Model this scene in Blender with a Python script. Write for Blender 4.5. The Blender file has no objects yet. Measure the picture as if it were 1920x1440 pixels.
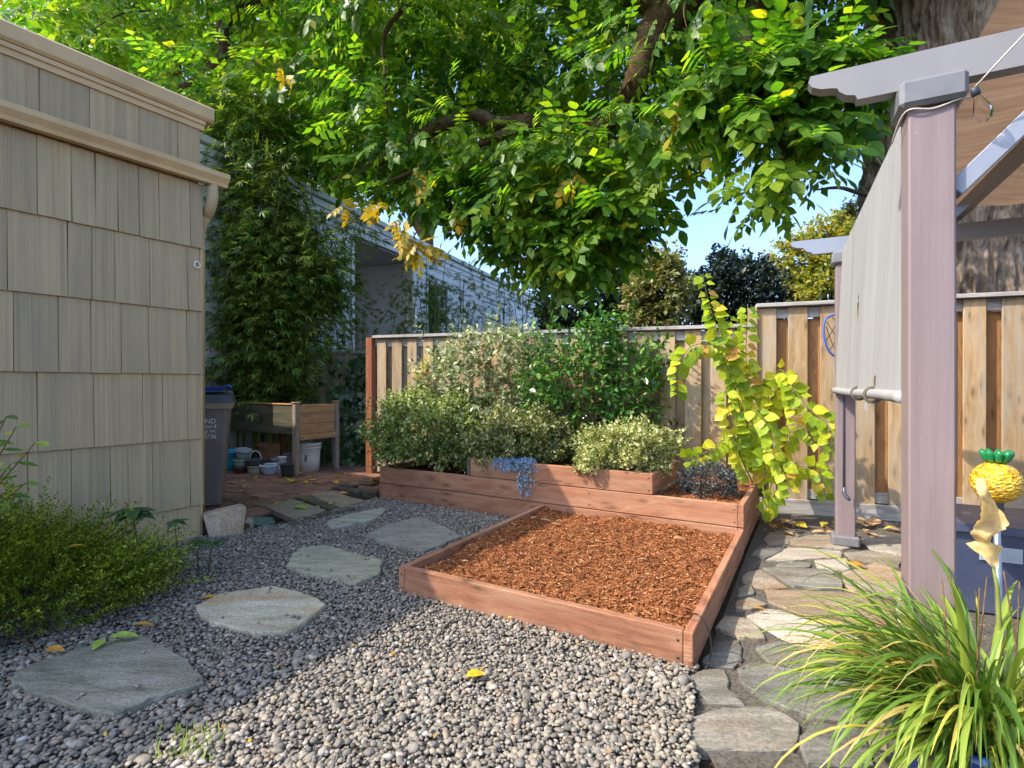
import bpy, bmesh, math, random
import numpy as np
from mathutils import Vector, Matrix

scene = bpy.context.scene
COL = scene.collection
random.seed(7)
RNG = np.random.default_rng(11)

# ------------------------------------------------------------------ camera, sky, sun, exposure
F, H = 986.0, 1.12                       # focal length in photo pixels, eye height
cam_data = bpy.data.cameras.new('camera')
cam_data.sensor_width = 36.0
cam_data.lens = 36.0 * F / 1920.0
cam_data.clip_start, cam_data.clip_end = 0.05, 1500.0
cam = bpy.data.objects.new('camera', cam_data)
COL.objects.link(cam)
cam.location = (0, 0, H)
cam.rotation_euler = (math.radians(90), 0, 0)
scene.camera = cam

A = Vector((0.866, -0.5, 0)); B = Vector((0.5, 0.866, 0)); UP = Vector((0, 0, 1))
SUN = (A * 0.735 + B * 0.70 - UP).normalized()          # direction the sunlight travels
el = math.asin(-SUN.z)
az = math.atan2(-SUN.x, -SUN.y)                        # from +Y towards +X

world = bpy.data.worlds.new('World'); scene.world = world
world.use_nodes = True
wn = world.node_tree
sky = wn.nodes.new('ShaderNodeTexSky')
sky.sky_type = 'NISHITA'; sky.sun_disc = False
sky.sun_elevation = el; sky.sun_rotation = az
sky.air_density = 0.8; sky.dust_density = 2.2; sky.ozone_density = 4.0
bg = wn.nodes['Background']; bg.inputs['Strength'].default_value = 0.15
wn.links.new(sky.outputs[0], bg.inputs[0])

sun_data = bpy.data.lights.new('sun', 'SUN')
sun_data.energy = 2.0; sun_data.angle = math.radians(0.53); sun_data.color = (1.0, 0.92, 0.80)
sun = bpy.data.objects.new('sun', sun_data); COL.objects.link(sun)
sun.rotation_euler = SUN.to_track_quat('-Z', 'Y').to_euler()
sun.location = (-8, -4, 12)

vs = scene.view_settings
vs.view_transform = 'Standard'; vs.look = 'None'; vs.gamma = 1.0
vs.use_curve_mapping = False
vs.exposure = 1.8
scene.cycles.max_bounces = 8
scene.cycles.transparent_max_bounces = 12

# ------------------------------------------------------------------ geometry helpers
def gp(u, v, z=0.0):
    Y = F * (H - z) / (v - 720.0)
    return Vector(((u - 960.0) * Y / F, Y, z))
def at(u, v, Y):
    return Vector(((u - 960.0) * Y / F, Y, H - (v - 720.0) * Y / F))

WM = {}
def link(name, data, parent=None, M=None, mat=None):
    o = bpy.data.objects.new(name, data)
    COL.objects.link(o)
    M = M if M is not None else (WM[parent] if parent is not None else Matrix())
    WM[o] = M
    if parent is not None:
        o.parent = parent
        o.matrix_basis = WM[parent].inverted() @ M
    else:
        o.matrix_basis = M
    if mat is not None and data is not None and not data.materials:
        data.materials.append(mat)
    return o

def tag(o, label=None, cat=None, group=None, kind=None):
    if label: o['label'] = label
    if cat: o['category'] = cat
    if group: o['group'] = group
    if kind: o['kind'] = kind
    return o

def thing(name, label, cat, loc, group=None):
    o = link(name, None, None, Matrix.Translation(Vector(loc)))
    o.empty_display_size = 0.1
    return tag(o, label, cat, group)

class MB:
    """collects shapes in world coordinates; build() links them as one mesh"""
    def __init__(s): s.v = []; s.f = []
    def add(s, vs, fs):
        k = len(s.v); s.v += [tuple(p) for p in vs]; s.f += [tuple(i + k for i in f) for f in fs]
        return s
    def tube(s, pts, rad, n=8, cap=True, flat=1.0):
        pts = [Vector(p) for p in pts]
        if not hasattr(rad, '__len__'): rad = [rad] * len(pts)
        vs, fs = [], []
        x = None
        for i, p in enumerate(pts):
            d = (pts[min(i + 1, len(pts) - 1)] - pts[max(i - 1, 0)]).normalized()
            if x is None:
                x = d.orthogonal().normalized()
            x = (x - d * x.dot(d)).normalized(); y = d.cross(x)
            for k in range(n):
                a = 2 * math.pi * k / n
                vs.append(p + (x * math.cos(a) + y * math.sin(a) * flat) * rad[i])
        for i in range(len(pts) - 1):
            for k in range(n):
                k2 = (k + 1) % n
                fs.append((i * n + k, i * n + k2, (i + 1) * n + k2, (i + 1) * n + k))
        if cap:
            fs.append(tuple(range(n))[::-1]); fs.append(tuple(range((len(pts) - 1) * n, len(pts) * n)))
        return s.add(vs, fs)
    def lathe(s, c, prof, n=24, ax=UP):
        c = Vector(c); ax = Vector(ax).normalized()
        x = Vector((1, 0, 0)); x = (x - ax * x.dot(ax)).normalized(); y = ax.cross(x)
        vs, fs = [], []
        for r, z in prof:
            for k in range(n):
                a = 2 * math.pi * k / n
                vs.append(c + ax * z + (x * math.cos(a) + y * math.sin(a)) * max(r, 1e-4))
        for i in range(len(prof) - 1):
            for k in range(n):
                k2 = (k + 1) % n
                fs.append((i * n + k, i * n + k2, (i + 1) * n + k2, (i + 1) * n + k))
        return s.add(vs, fs)
    def box(s, c, dx, dy, dz, X=(1, 0, 0), Y=(0, 1, 0), Z=(0, 0, 1), bev=0.003):
        c = Vector(c); X = Vector(X); Y = Vector(Y); Z = Vector(Z)
        lv, lf = bevel_box(dx, dy, dz, bev)
        return s.add([c + X * p[0] + Y * p[1] + Z * p[2] for p in lv], lf)
    def prism(s, poly, z0, z1):
        n = len(poly)
        vs = [(p[0], p[1], z0) for p in poly] + [(p[0], p[1], z1) for p in poly]
        fs = [tuple(range(n - 1, -1, -1)), tuple(range(n, 2 * n))] + [(i, (i + 1) % n, n + (i + 1) % n, n + i) for i in range(n)]
        return s.add(vs, fs)
    def mesh(s, name, M=None, smooth=False):
        me = bpy.data.meshes.new(name)
        vs = s.v
        if M is not None:
            Mi = M.inverted(); vs = [tuple(Mi @ Vector(p)) for p in vs]
        me.from_pydata(vs, [], s.f)
        if smooth: me.shade_smooth()
        me.update()
        return me
    def build(s, name, mat, parent=None, smooth=False, M=None):
        if M is None: M = Matrix.Translation(WM[parent].translation) if parent is not None else Matrix()
        return link(name, s.mesh(name, M, smooth), parent, M, mat)

_bb = {}
def bevel_box(dx, dy, dz, b):
    b = min(b, dx * .45, dy * .45, dz * .45)
    h = (dx / 2, dy / 2, dz / 2)
    vs = []; idx = {}
    for sx in (-1, 1):
        for sy in (-1, 1):
            for sz in (-1, 1):
                for ax in range(3):
                    p = [sx * (h[0] - b), sy * (h[1] - b), sz * (h[2] - b)]
                    p[ax] = (sx, sy, sz)[ax] * h[ax]
                    idx[(sx, sy, sz, ax)] = len(vs); vs.append(tuple(p))
    fs = []
    for ax in range(3):
        o1, o2 = (ax + 1) % 3, (ax + 2) % 3
        for s in (-1, 1):
            q = []
            for a_, b_ in ((-1, -1), (1, -1), (1, 1), (-1, 1)):
                k = [0, 0, 0]; k[ax] = s; k[o1] = a_; k[o2] = b_
                q.append(idx[(k[0], k[1], k[2], ax)])
            fs.append(tuple(q if s > 0 else q[::-1]))
    for ax in range(3):
        o1, o2 = (ax + 1) % 3, (ax + 2) % 3
        for a_ in (-1, 1):
            for b_ in (-1, 1):
                k0 = [0, 0, 0]; k0[ax] = -1; k0[o1] = a_; k0[o2] = b_
                k1 = list(k0); k1[ax] = 1
                q = (idx[(*k0, o1)], idx[(*k0, o2)], idx[(*k1, o2)], idx[(*k1, o1)])
                fs.append(q if a_ * b_ < 0 else q[::-1])
    for sx in (-1, 1):
        for sy in (-1, 1):
            for sz in (-1, 1):
                q = tuple(idx[(sx, sy, sz, ax)] for ax in range(3))
                fs.append(q if sx * sy * sz > 0 else q[::-1])
    return vs, fs

def frame_matrix(c, X, Z):
    X = Vector(X).normalized(); Z = Vector(Z); Z = (Z - X * Z.dot(X)).normalized(); Y = Z.cross(X)
    M = Matrix.Identity(4)
    for i in range(3):
        M[i][0], M[i][1], M[i][2], M[i][3] = X[i], Y[i], Z[i], c[i]
    return M

_boxmesh = {}
def plank(parent, name, p0, p1, w, t, mat, up=UP, bev=0.003, label=None, share=False):
    """a board from p0 to p1 (centre line); w across `up`, t across the third axis. Local x is the grain."""
    p0 = Vector(p0); p1 = Vector(p1)
    L = (p1 - p0).length
    key = (round(L, 3), round(w, 3), round(t, 3), bev, mat.name)
    me = _boxmesh.get(key) if share else None
    if me is None:
        v, f = bevel_box(L, t, w, bev)
        me = bpy.data.meshes.new(name); me.from_pydata(v, [], f); me.update(); me.materials.append(mat)
        if share: _boxmesh[key] = me
    o = link(name, me, parent, frame_matrix((p0 + p1) / 2, p1 - p0, up))
    if label: o['label'] = label
    return o

def np_mesh(name, V, faces, smooth=False):
    """faces: list of int arrays (N,k)"""
    me = bpy.data.meshes.new(name)
    V = np.asarray(V, dtype=np.float32)
    me.vertices.add(len(V)); me.vertices.foreach_set('co', V.ravel())
    tot = np.concatenate([np.full(len(f), f.shape[1], np.int32) for f in faces])
    lv = np.concatenate([f.ravel() for f in faces]).astype(np.int32)
    start = np.concatenate([[0], np.cumsum(tot)[:-1]]).astype(np.int32)
    me.loops.add(len(lv)); me.loops.foreach_set('vertex_index', lv)
    me.polygons.add(len(tot)); me.polygons.foreach_set('loop_start', start)
    me.polygons.foreach_set('loop_total', tot)
    if smooth: me.polygons.foreach_set('use_smooth', np.ones(len(tot), bool))
    me.update(calc_edges=True)
    return me

def norm(a): return a / np.maximum(np.linalg.norm(a, axis=-1, keepdims=True), 1e-9)
def frames(D, N):
    X = norm(D); Z = N - (N * X).sum(-1, keepdims=True) * X
    Z = norm(Z + 1e-6); Y = np.cross(Z, X)
    return np.stack([X, Y, Z], -1)
def instance(tv, tf, P, R, S):
    """copies of template (tv, list of faces of one arity each) at P with rotation R, scale S (N,) or (N,3)"""
    tv = np.asarray(tv, float); S = np.asarray(S, float)
    if S.ndim == 1: S = S[:, None]
    V = np.einsum('nij,nkj->nki', R, tv[None] * S[:, None, :]) + P[:, None, :]
    n, k = len(P), len(tv)
    off = (np.arange(n) * k)[:, None, None]
    faces = [(np.asarray(f)[None] + off).reshape(-1, len(f[0])) for f in tf if len(f)]
    return V.reshape(-1, 3), faces

def hash3(i, j, k):
    h = (i * 374761393 + j * 668265263 + k * 2147483647 ^ 0x5bd1e995) & 0xffffffff
    h = ((h ^ (h >> 13)) * 1274126177) & 0xffffffff
    h = (h ^ (h >> 16)) & 0xffff
    return h / 65535.0
def vnoise(p):
    p = np.asarray(p, float); i = np.floor(p).astype(np.int64); f = p - i
    f = f * f * (3 - 2 * f); out = 0
    for a in (0, 1):
        for b in (0, 1):
            for c in (0, 1):
                w = (f[..., 0] if a else 1 - f[..., 0]) * (f[..., 1] if b else 1 - f[..., 1]) * (f[..., 2] if c else 1 - f[..., 2])
                out = out + w * hash3(i[..., 0] + a, i[..., 1] + b, i[..., 2] + c)
    return out
def fbm(p, o=4):
    p = np.asarray(p, float); s = 0; a = .5
    for k in range(o):
        s = s + a * vnoise(p + 17.3 * k); p = p * 2.03; a *= .5
    return s

# ------------------------------------------------------------------ materials
def srgb(*c):
    return tuple(((x / 255) / 12.92 if x <= 10 else ((x / 255 + .055) / 1.055) ** 2.4) for x in c) + (1,)
class Mt:
    def __init__(s, name, rough=.7, spec=.3, color=None):
        s.m = bpy.data.materials.new(name); s.m.use_nodes = True
        s.t = s.m.node_tree; s.b = s.t.nodes['Principled BSDF']; s.out = s.t.nodes['Material Output']
        s.b.inputs['Roughness'].default_value = rough
        s.b.inputs['Specular IOR Level'].default_value = spec
        if color: s.b.inputs['Base Color'].default_value = color
    def n(s, typ, ins=None, **props):
        nd = s.t.nodes.new('ShaderNode' + typ)
        for k, v in props.items(): setattr(nd, k, v)
        for k, v in (ins or {}).items(): s.set(nd.inputs[k], v)
        return nd
    def set(s, inp, v):
        if isinstance(v, bpy.types.NodeSocket): s.t.links.new(v, inp)
        elif isinstance(v, bpy.types.Node): s.t.links.new(v.outputs[0], inp)
        else: inp.default_value = v
    def math(s, op, a, b=0.0, c=None, clamp=False):
        nd = s.n('Math', {0: a, 1: b}, operation=op); nd.use_clamp = clamp
        if c is not None: s.set(nd.inputs[2], c)
        return nd.outputs[0]
    def mix(s, f, a, b, blend='MIX'):
        nd = s.n('Mix', data_type='RGBA', blend_type=blend)
        s.set(nd.inputs[0], f); s.set(nd.inputs[6], a); s.set(nd.inputs[7], b)
        return nd.outputs[2]
    def ramp(s, f, stops, interp='LINEAR'):
        nd = s.n('ValToRGB', {0: f}); cr = nd.color_ramp; cr.interpolation = interp
        while len(cr.elements) > 1: cr.elements.remove(cr.elements[-1])
        cr.elements[0].position = stops[0][0]; cr.elements[0].color = stops[0][1]
        for p, c in stops[1:]:
            e = cr.elements.new(p); e.color = c
        return nd.outputs[0]
    def coord(s, kind='Object', scale=(1, 1, 1), jitter=True, rot=(0, 0, 0)):
        tc = s.n('TexCoord')
        v = tc.outputs[kind]
        if jitter:
            oi = s.n('ObjectInfo')
            v = s.n('VectorMath', {0: v, 1: s.n('VectorMath', {0: s.n('CombineXYZ', {0: oi.outputs['Random'], 1: oi.outputs['Random'], 2: oi.outputs['Random']}).outputs[0], 1: (37., 71., 53.)}, operation='MULTIPLY').outputs[0]}, operation='ADD').outputs[0]
        return s.n('Mapping', {0: v, 2: rot, 3: scale}).outputs[0]
    def noise(s, v, scale=5., detail=5., rough=.55, dist=0.):
        return s.n('TexNoise', {'Vector': v, 'Scale': scale, 'Detail': detail, 'Roughness': rough, 'Distortion': dist}).outputs['Fac']
    def bump(s, h, strength=.3, dist=.01, prev=None):
        nd = s.n('Bump', {'Strength': strength, 'Distance': dist, 'Height': h})
        if prev is not None: s.set(nd.inputs['Normal'], prev)
        return nd.outputs[0]
    def rnd(s):
        oi = s.n('ObjectInfo').outputs['Random']
        isl = s.n('NewGeometry').outputs['Random Per Island']
        return s.math('FRACT', s.math('ADD', s.math('MULTIPLY', oi, 7.13), isl))
    def base(s, c): s.set(s.b.inputs['Base Color'], c); return s
    def normal(s, c): s.set(s.b.inputs['Normal'], c); return s

def wood(name, dark, mid, light, grain=26., knots=.5, rough=.75, kerf=0., weather=None, var=.25, bumpd=.004):
    m = Mt(name, rough, .25)
    v = m.coord('Object', (1, 1, 1))
    warp = m.noise(m.n('Mapping', {0: v, 3: (1.2, 4, 4)}).outputs[0], 1.6, 2.)
    # grain: stretched along local x, bent by a low frequency warp
    gv = m.n('Mapping', {0: v, 3: (.9, grain, grain)}).outputs[0]
    sx = m.n('SeparateXYZ', {0: v})
    vor = m.n('TexVoronoi', {'Vector': m.n('CombineXYZ', {0: m.math('MULTIPLY', sx.outputs[0], 2.6), 1: m.math('MULTIPLY', sx.outputs[2], 8.5)}).outputs[0], 'Scale': 1.0, 'Randomness': 1.0}, voronoi_dimensions='2D')
    kd0 = vor.outputs['Distance']
    swirl = m.math('MULTIPLY', m.math('SUBTRACT', .4, kd0, clamp=True), 7. * knots)
    gv2 = m.n('VectorMath', {0: gv, 1: m.n('CombineXYZ', {1: m.math('MULTIPLY', warp, 4.), 2: m.math('ADD', m.math('MULTIPLY', warp, 7.), swirl)}).outputs[0]}, operation='ADD').outputs[0]
    g = m.noise(gv2, 1.0, 5., .62)
    fine = m.noise(m.n('Mapping', {0: v, 3: (6, 160, 160)}).outputs[0], 1., 3.)
    f = m.math('ADD', m.math('MULTIPLY', g, .75), m.math('MULTIPLY', fine, .25))
    col = m.ramp(f, [(.3, dark), (.5, mid), (.7, light)])
    big = m.noise(m.n('Mapping', {0: v, 3: (1.5, 5, 5)}).outputs[0], 2., 4.)
    col = m.mix(m.math('MULTIPLY', big, .35), col, mid)
    kd = m.math('ADD', kd0, m.math('MULTIPLY', m.math('SUBTRACT', fine, .5), .08))
    kn = m.ramp(kd, [(.03, (1, 1, 1, 1)), (.075, (.55, .55, .55, 1)), (.16, (.12, .12, .12, 1)), (.26, (0, 0, 0, 1))])
    col = m.mix(m.math('MULTIPLY', kn, knots), col, tuple(c * .35 for c in dark[:3]) + (1,))
    rnd = m.n('ObjectInfo').outputs['Random']
    col = m.mix(1.0, col, m.ramp(rnd, [(0, (1 - var,) * 3 + (1,)), (1, (1 + var * .4,) * 3 + (1,))]), 'MULTIPLY')
    if weather:
        w = m.ramp(m.noise(m.n('Mapping', {0: v, 3: (1., 9, 9)}).outputs[0], 1.4, 5., .65), [(.42, (0, 0, 0, 1)), (.66, (1, 1, 1, 1))])
        col = m.mix(m.math('MULTIPLY', w, .75), col, weather)
    m.base(col)
    h = m.math('ADD', g, m.math('MULTIPLY', fine, .5))
    if kerf:
        wv = m.n('TexWave', {'Vector': m.n('Mapping', {0: v, 2: (0, .35, 0)}).outputs[0], 'Scale': 55., 'Distortion': 2.5, 'Detail': 2., 'Detail Scale': 2.}, bands_direction='X')
        h = m.math('ADD', h, m.math('MULTIPLY', wv.outputs['Fac'], kerf))
    m.normal(m.bump(h, .55, bumpd))
    return m.m

def leafmat(name, stops, trans=.35, tcol=None, rough=.45, spec=.4, patch=None, patch_scale=1.2, vein=0., glossy_var=0.):
    """stops: colour ramp over a per-leaf random value; patch: colour mixed in by a broad world noise"""
    m = Mt(name, rough, spec)
    col = m.ramp(m.rnd(), stops)
    if patch:
        w = m.ramp(m.noise(m.n('NewGeometry').outputs['Position'], patch_scale, 3.), [(.52, (0, 0, 0, 1)), (.68, (1, 1, 1, 1))])
        col = m.mix(m.math('MULTIPLY', w, .8), col, patch)
    br = m.noise(m.n('NewGeometry').outputs['Position'], 60., 2.)
    col = m.mix(1., col, m.ramp(br, [(.3, (.72, .72, .72, 1)), (.7, (1.15, 1.15, 1.15, 1))]), 'MULTIPLY')
    m.base(col)
    tc = m.mix(1., col, tcol or (1.6, 1.5, .6, 1), 'MULTIPLY')
    tr = m.n('BsdfTranslucent', {'Color': tc})
    ms = m.n('MixShader', {0: trans, 1: m.b.outputs[0], 2: tr.outputs[0]})
    m.t.links.new(ms.outputs[0], m.out.inputs[0])
    return m.m

def plain(name, color, rough=.5, spec=.4, var=.12, scale=14., bump=.1, metal=0., dirt=None, bd=.003):
    m = Mt(name, rough, spec)
    v = m.coord('Object')
    n = m.noise(v, scale, 5.)
    c2 = tuple(c * (1 - var) for c in color[:3]) + (1,); c3 = tuple(min(1, c * (1 + var)) for c in color[:3]) + (1,)
    col = m.ramp(n, [(.3, c2), (.7, c3)])
    if dirt:
        d = m.ramp(m.noise(v, scale * .35, 6., .65), [(.48, (0, 0, 0, 1)), (.7, (1, 1, 1, 1))])
        col = m.mix(m.math('MULTIPLY', d, .7), col, dirt)
    m.base(col); m.b.inputs['Metallic'].default_value = metal
    m.set(m.b.inputs['Roughness'], m.math('ADD', m.math('MULTIPLY', n, .25), rough - .12))
    if bump: m.normal(m.bump(m.noise(v, scale * 5, 4.), bump, bd))
    return m.m

def stonemat(name, c1, c2, c3, stain=None, scale=3., rot=0.):
    m = Mt(name, .8, .25)
    v = m.coord('Object', (1, 3.2, 1.5), rot=(0, 0, rot))
    n = m.noise(v, scale, 7., .6, .4)
    n2 = m.noise(m.n('Mapping', {0: v, 3: (4, 14, 6)}).outputs[0], 3., 5.)
    col = m.ramp(m.math('ADD', m.math('MULTIPLY', n, .7), m.math('MULTIPLY', n2, .3)), [(.34, c1), (.5, c2), (.64, c3)])
    if stain:
        w = m.ramp(m.noise(v, 1.3, 4., .6), [(.5, (0, 0, 0, 1)), (.68, (1, 1, 1, 1))])
        col = m.mix(m.math('MULTIPLY', w, .75), col, stain)
    col = m.mix(1., col, m.ramp(m.n('ObjectInfo').outputs['Random'], [(0, (.72, .74, .76, 1)), (1, (1.15, 1.1, 1.04, 1))]), 'MULTIPLY')
    sp = m.noise(m.coord('Object'), 90., 3.)
    col = m.mix(1., col, m.ramp(sp, [(.35, (.7, .7, .7, 1)), (.6, (1.08, 1.08, 1.08, 1))]), 'MULTIPLY')
    m.base(col)
    h = m.math('ADD', m.math('MULTIPLY', n, 1.), m.math('MULTIPLY', n2, .35))
    m.normal(m.bump(h, .5, .02, m.bump(sp, .25, .003)))
    return m.m
# ------------------------------------------------------------------ material library
M_ground = Mt('soil', .95, .1)
_v = M_ground.coord('Object', jitter=False)
M_ground.base(M_ground.ramp(M_ground.noise(_v, 3., 8., .65), [(.3, (.03, .022, .015, 1)), (.55, (.07, .05, .033, 1)), (.75, (.11, .085, .05, 1))]))
M_ground.normal(M_ground.bump(M_ground.noise(_v, 40., 6.), .8, .02)); M_ground = M_ground.m

M_gravelbase = plain('gravel base', (.12, .115, .105, 1), .9, .1, .5, 60., .8, bd=.01)
M_joint = plain('path grit', (.15, .13, .105, 1), .95, .1, .5, 90., .9, bd=.01)

_m = Mt('river pebbles', .62, .3)
_r = _m.rnd()
_c = _m.ramp(_r, [(0, srgb(96, 92, 86)), (.16, srgb(130, 124, 114)), (.34, srgb(160, 150, 134)), (.5, srgb(120, 118, 114)), (.62, srgb(160, 152, 140)), (.74, srgb(136, 128, 114)), (.84, srgb(108, 106, 104)), (.92, srgb(182, 176, 166)), (.97, srgb(146, 122, 102)), (1, srgb(198, 194, 188))])
_p = _m.n('NewGeometry').outputs['Position']
_c = _m.mix(1., _c, _m.ramp(_m.noise(_p, 120., 4.), [(.3, (.70, .67, .62, 1)), (.7, (1.08, 1.04, .97, 1))]), 'MULTIPLY')
_m.base(_c); _m.normal(_m.bump(_m.noise(_p, 300., 3.), .2, .002)); M_pebble = _m.m

_m = Mt('bark mulch', .9, .15)
_c = _m.ramp(_m.rnd(), [(0, srgb(112, 68, 40)), (.3, srgb(154, 96, 58)), (.6, srgb(176, 114, 70)), (.8, srgb(134, 82, 48)), (.93, srgb(200, 144, 96)), (1, srgb(216, 174, 128))])
_c = _m.mix(_m.math('MULTIPLY', _m.noise(_m.n('NewGeometry').outputs['Position'], 9., 4.), .5), _c, srgb(126, 76, 44))
_m.base(_c); M_mulch = _m.m
_m = Mt('mulch bed', .95, .1)
_p = _m.n('NewGeometry').outputs['Position']
_c = _m.ramp(_m.noise(_p, 70., 6., .7), [(.28, srgb(58, 34, 20)), (.5, srgb(138, 86, 52)), (.72, srgb(180, 118, 76))])
_m.base(_m.mix(_m.math('MULTIPLY', _m.noise(_p, 7., 3.), .5), _c, srgb(124, 74, 44)))
_m.normal(_m.bump(_m.noise(_p, 120., 5., .7), 1., .012)); M_mulchbed = _m.m
M_soil_dark = plain('planter soil', srgb(72, 48, 34), .95, .1, .4, 60., .9, bd=.01)

M_bedwood = wood('stained cedar', srgb(122, 78, 56), srgb(160, 108, 80), srgb(188, 140, 108), 16., .75, .85, .3, weather=srgb(176, 136, 106), var=.18)
M_bedwood_dark = wood('dark strap wood', srgb(60, 52, 46), srgb(92, 82, 72), srgb(118, 106, 94), 24., .3)
M_fence = wood('fence cedar', srgb(138, 110, 76), srgb(174, 144, 104), srgb(200, 172, 132), 22., .7, .8, 0, weather=srgb(168, 158, 142), var=.22)
M_fence_in = wood('fence inner boards', srgb(132, 92, 58), srgb(172, 126, 82), srgb(196, 152, 106), 20., .6, .8, 0, var=.2)
M_fence_grey = wood('weathered rail', srgb(120, 112, 104), srgb(164, 158, 150), srgb(196, 192, 186), 24., .4, .85, 0, var=.12)
M_fence_left = wood('old fence', srgb(140, 126, 96), srgb(184, 168, 134), srgb(208, 194, 162), 22., .5, .85, 0, weather=srgb(120, 122, 104), var=.2)
M_redpost = wood('red cedar post', srgb(110, 64, 42), srgb(150, 92, 62), srgb(172, 112, 80), 20., .3)
M_tablewood = wood('table cedar', srgb(140, 100, 60), srgb(178, 134, 88), srgb(198, 156, 108), 22., .4, .8, 0, var=.12)
M_tabledark = wood('mossy table side', srgb(58, 54, 40), srgb(82, 76, 58), srgb(104, 98, 78), 20., .3, .85, 0, weather=srgb(98, 104, 82), var=.15)
M_tableleg = wood('weathered leg', srgb(112, 94, 78), srgb(150, 132, 114), srgb(176, 158, 140), 26., .2)
M_oldplank = wood('grey plank', srgb(106, 94, 74), srgb(150, 136, 112), srgb(174, 160, 134), 30., .3, .9, 0, bumpd=.008)

# painted striated shingles: vertical grooves along local z
_m = Mt('painted shingle', .72, .25)
_v = _m.coord('Object', (1, 1, 1))
_g = _m.noise(_m.n('Mapping', {0: _v, 3: (120, 10, .7)}).outputs[0], 1., 3.)
_g2 = _m.noise(_m.n('Mapping', {0: _v, 3: (28, 6, .5)}).outputs[0], 1., 4., .6)
_c = _m.ramp(_m.math('ADD', _m.math('MULTIPLY', _g, .45), _m.math('MULTIPLY', _g2, .55)), [(.34, srgb(164, 142, 112)), (.5, srgb(184, 160, 124)), (.66, srgb(196, 172, 133))])
_d = _m.ramp(_m.noise(_m.n('Mapping', {0: _v, 3: (9, 4, 2.2)}).outputs[0], 1., 6., .6), [(.46, (0, 0, 0, 1)), (.72, (1, 1, 1, 1))])
_c = _m.mix(_m.math('MULTIPLY', _d, .5), _c, srgb(160, 144, 120))
_c = _m.mix(1., _c, _m.ramp(_m.n('ObjectInfo').outputs['Random'], [(0, (.9, .9, .9, 1)), (1, (1.06, 1.04, 1., 1))]), 'MULTIPLY')
_m.base(_c); _m.normal(_m.bump(_m.math('ADD', _g, _m.math('MULTIPLY', _g2, .6)), .7, .006)); M_shingle = _m.m
M_trim = plain('tan trim paint', srgb(214, 180, 132), .5, .4, .08, 8., .08, dirt=srgb(188, 154, 110))
M_spout = plain('tan spout', srgb(190, 164, 128), .45, .4, .08, 8., .05)

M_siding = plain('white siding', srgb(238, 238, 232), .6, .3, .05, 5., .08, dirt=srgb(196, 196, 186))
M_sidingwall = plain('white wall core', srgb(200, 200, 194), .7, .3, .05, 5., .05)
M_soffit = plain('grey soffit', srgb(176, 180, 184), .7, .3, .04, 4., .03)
M_pane = Mt('window glass', .06, .6, (.02, .025, .03, 1)).m
M_flash = plain('roof edge', srgb(210, 212, 206), .5, .4, .05, 5., .03)

M_post = plain('mauve post paint', srgb(178, 152, 150), .55, .35, .06, 9., .08)
_m = Mt('mauve post wrap', .5, .35)
_v = _m.coord('Object', (1, 1, 1), jitter=False)
_n = _m.noise(_m.n('Mapping', {0: _v, 3: (1.2, 30, 30)}).outputs[0], 1., 4., .6)
_c = _m.ramp(_n, [(.3, srgb(124, 108, 107)), (.7, srgb(136, 120, 119))])
_n2 = _m.noise(_m.n('Mapping', {0: _v, 3: (2.5, 7, 7)}).outputs[0], 1., 6., .65)
_c = _m.mix(_m.math('MULTIPLY', _m.ramp(_n2, [(.52, (0, 0, 0, 1)), (.72, (1, 1, 1, 1))]), .35), _c, srgb(112, 94, 90))
_sp = _m.ramp(_m.noise(_v, 60., 2.), [(.74, (0, 0, 0, 1)), (.79, (1, 1, 1, 1))])
_c = _m.mix(_m.math('MULTIPLY', _sp, .5), _c, srgb(176, 164, 160))
_f = _m.noise(_m.n('Mapping', {0: _v, 3: (4, 220, 220)}).outputs[0], 1., 3.)
_m.base(_c); _m.normal(_m.bump(_m.math('ADD', _n, _m.math('MULTIPLY', _f, .6)), .35, .003)); M_post = _m.m
M_beam = plain('lavender grey beam', srgb(128, 126, 126), .45, .4, .06, 10., .05)
M_beamdark = plain('charcoal bracket', srgb(112, 112, 114), .4, .45, .1, 14., .06)
M_brace = plain('slate metal', srgb(132, 138, 150), .4, .5, .06, 12., .04)
M_crank = plain('dark metal rod', srgb(74, 74, 84), .35, .5, .1, 20., .03)
_m = Mt('canopy fabric', .9, .1)
_v = _m.coord('Object', (1, 1, 1), jitter=False, rot=(0, 0, .2))
_n = _m.noise(_m.n('Mapping', {0: _v, 3: (3, 26, 3)}).outputs[0], 1., 5., .6)
_n2 = _m.noise(_v, 250., 2.)
_c = _m.ramp(_m.math('ADD', _m.math('MULTIPLY', _n, .8), _m.math('MULTIPLY', _n2, .2)), [(.3, srgb(112, 88, 68)), (.7, srgb(150, 124, 100))])
_m.base(_c)
_tr = _m.n('BsdfTranslucent', {'Color': _c})
_m.t.links.new(_m.n('MixShader', {0: .45, 1: _m.b.outputs[0], 2: _tr.outputs[0]}).outputs[0], _m.out.inputs[0]); M_canopy = _m.m
_m = Mt('shade cloth', .85, .15)
_v = _m.coord('Object', (1, 1, 1), jitter=False)
_n = _m.noise(_m.n('Mapping', {0: _v, 3: (22, 3, .7)}).outputs[0], 1., 5., .6)
_w = _m.n('TexWave', {'Vector': _v, 'Scale': 160., 'Distortion': .6}, bands_direction='Z').outputs['Fac']
_c = _m.ramp(_n, [(.3, srgb(140, 139, 137)), (.5, srgb(148, 147, 145)), (.7, srgb(156, 155, 152))])
_s = _m.ramp(_m.noise(_m.n('Mapping', {0: _v, 3: (9, 3, 1.6)}).outputs[0], 1., 3.), [(.62, (0, 0, 0, 1)), (.74, (1, 1, 1, 1))])
_c = _m.mix(_m.math('MULTIPLY', _s, .35), _c, srgb(136, 126, 122))
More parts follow.
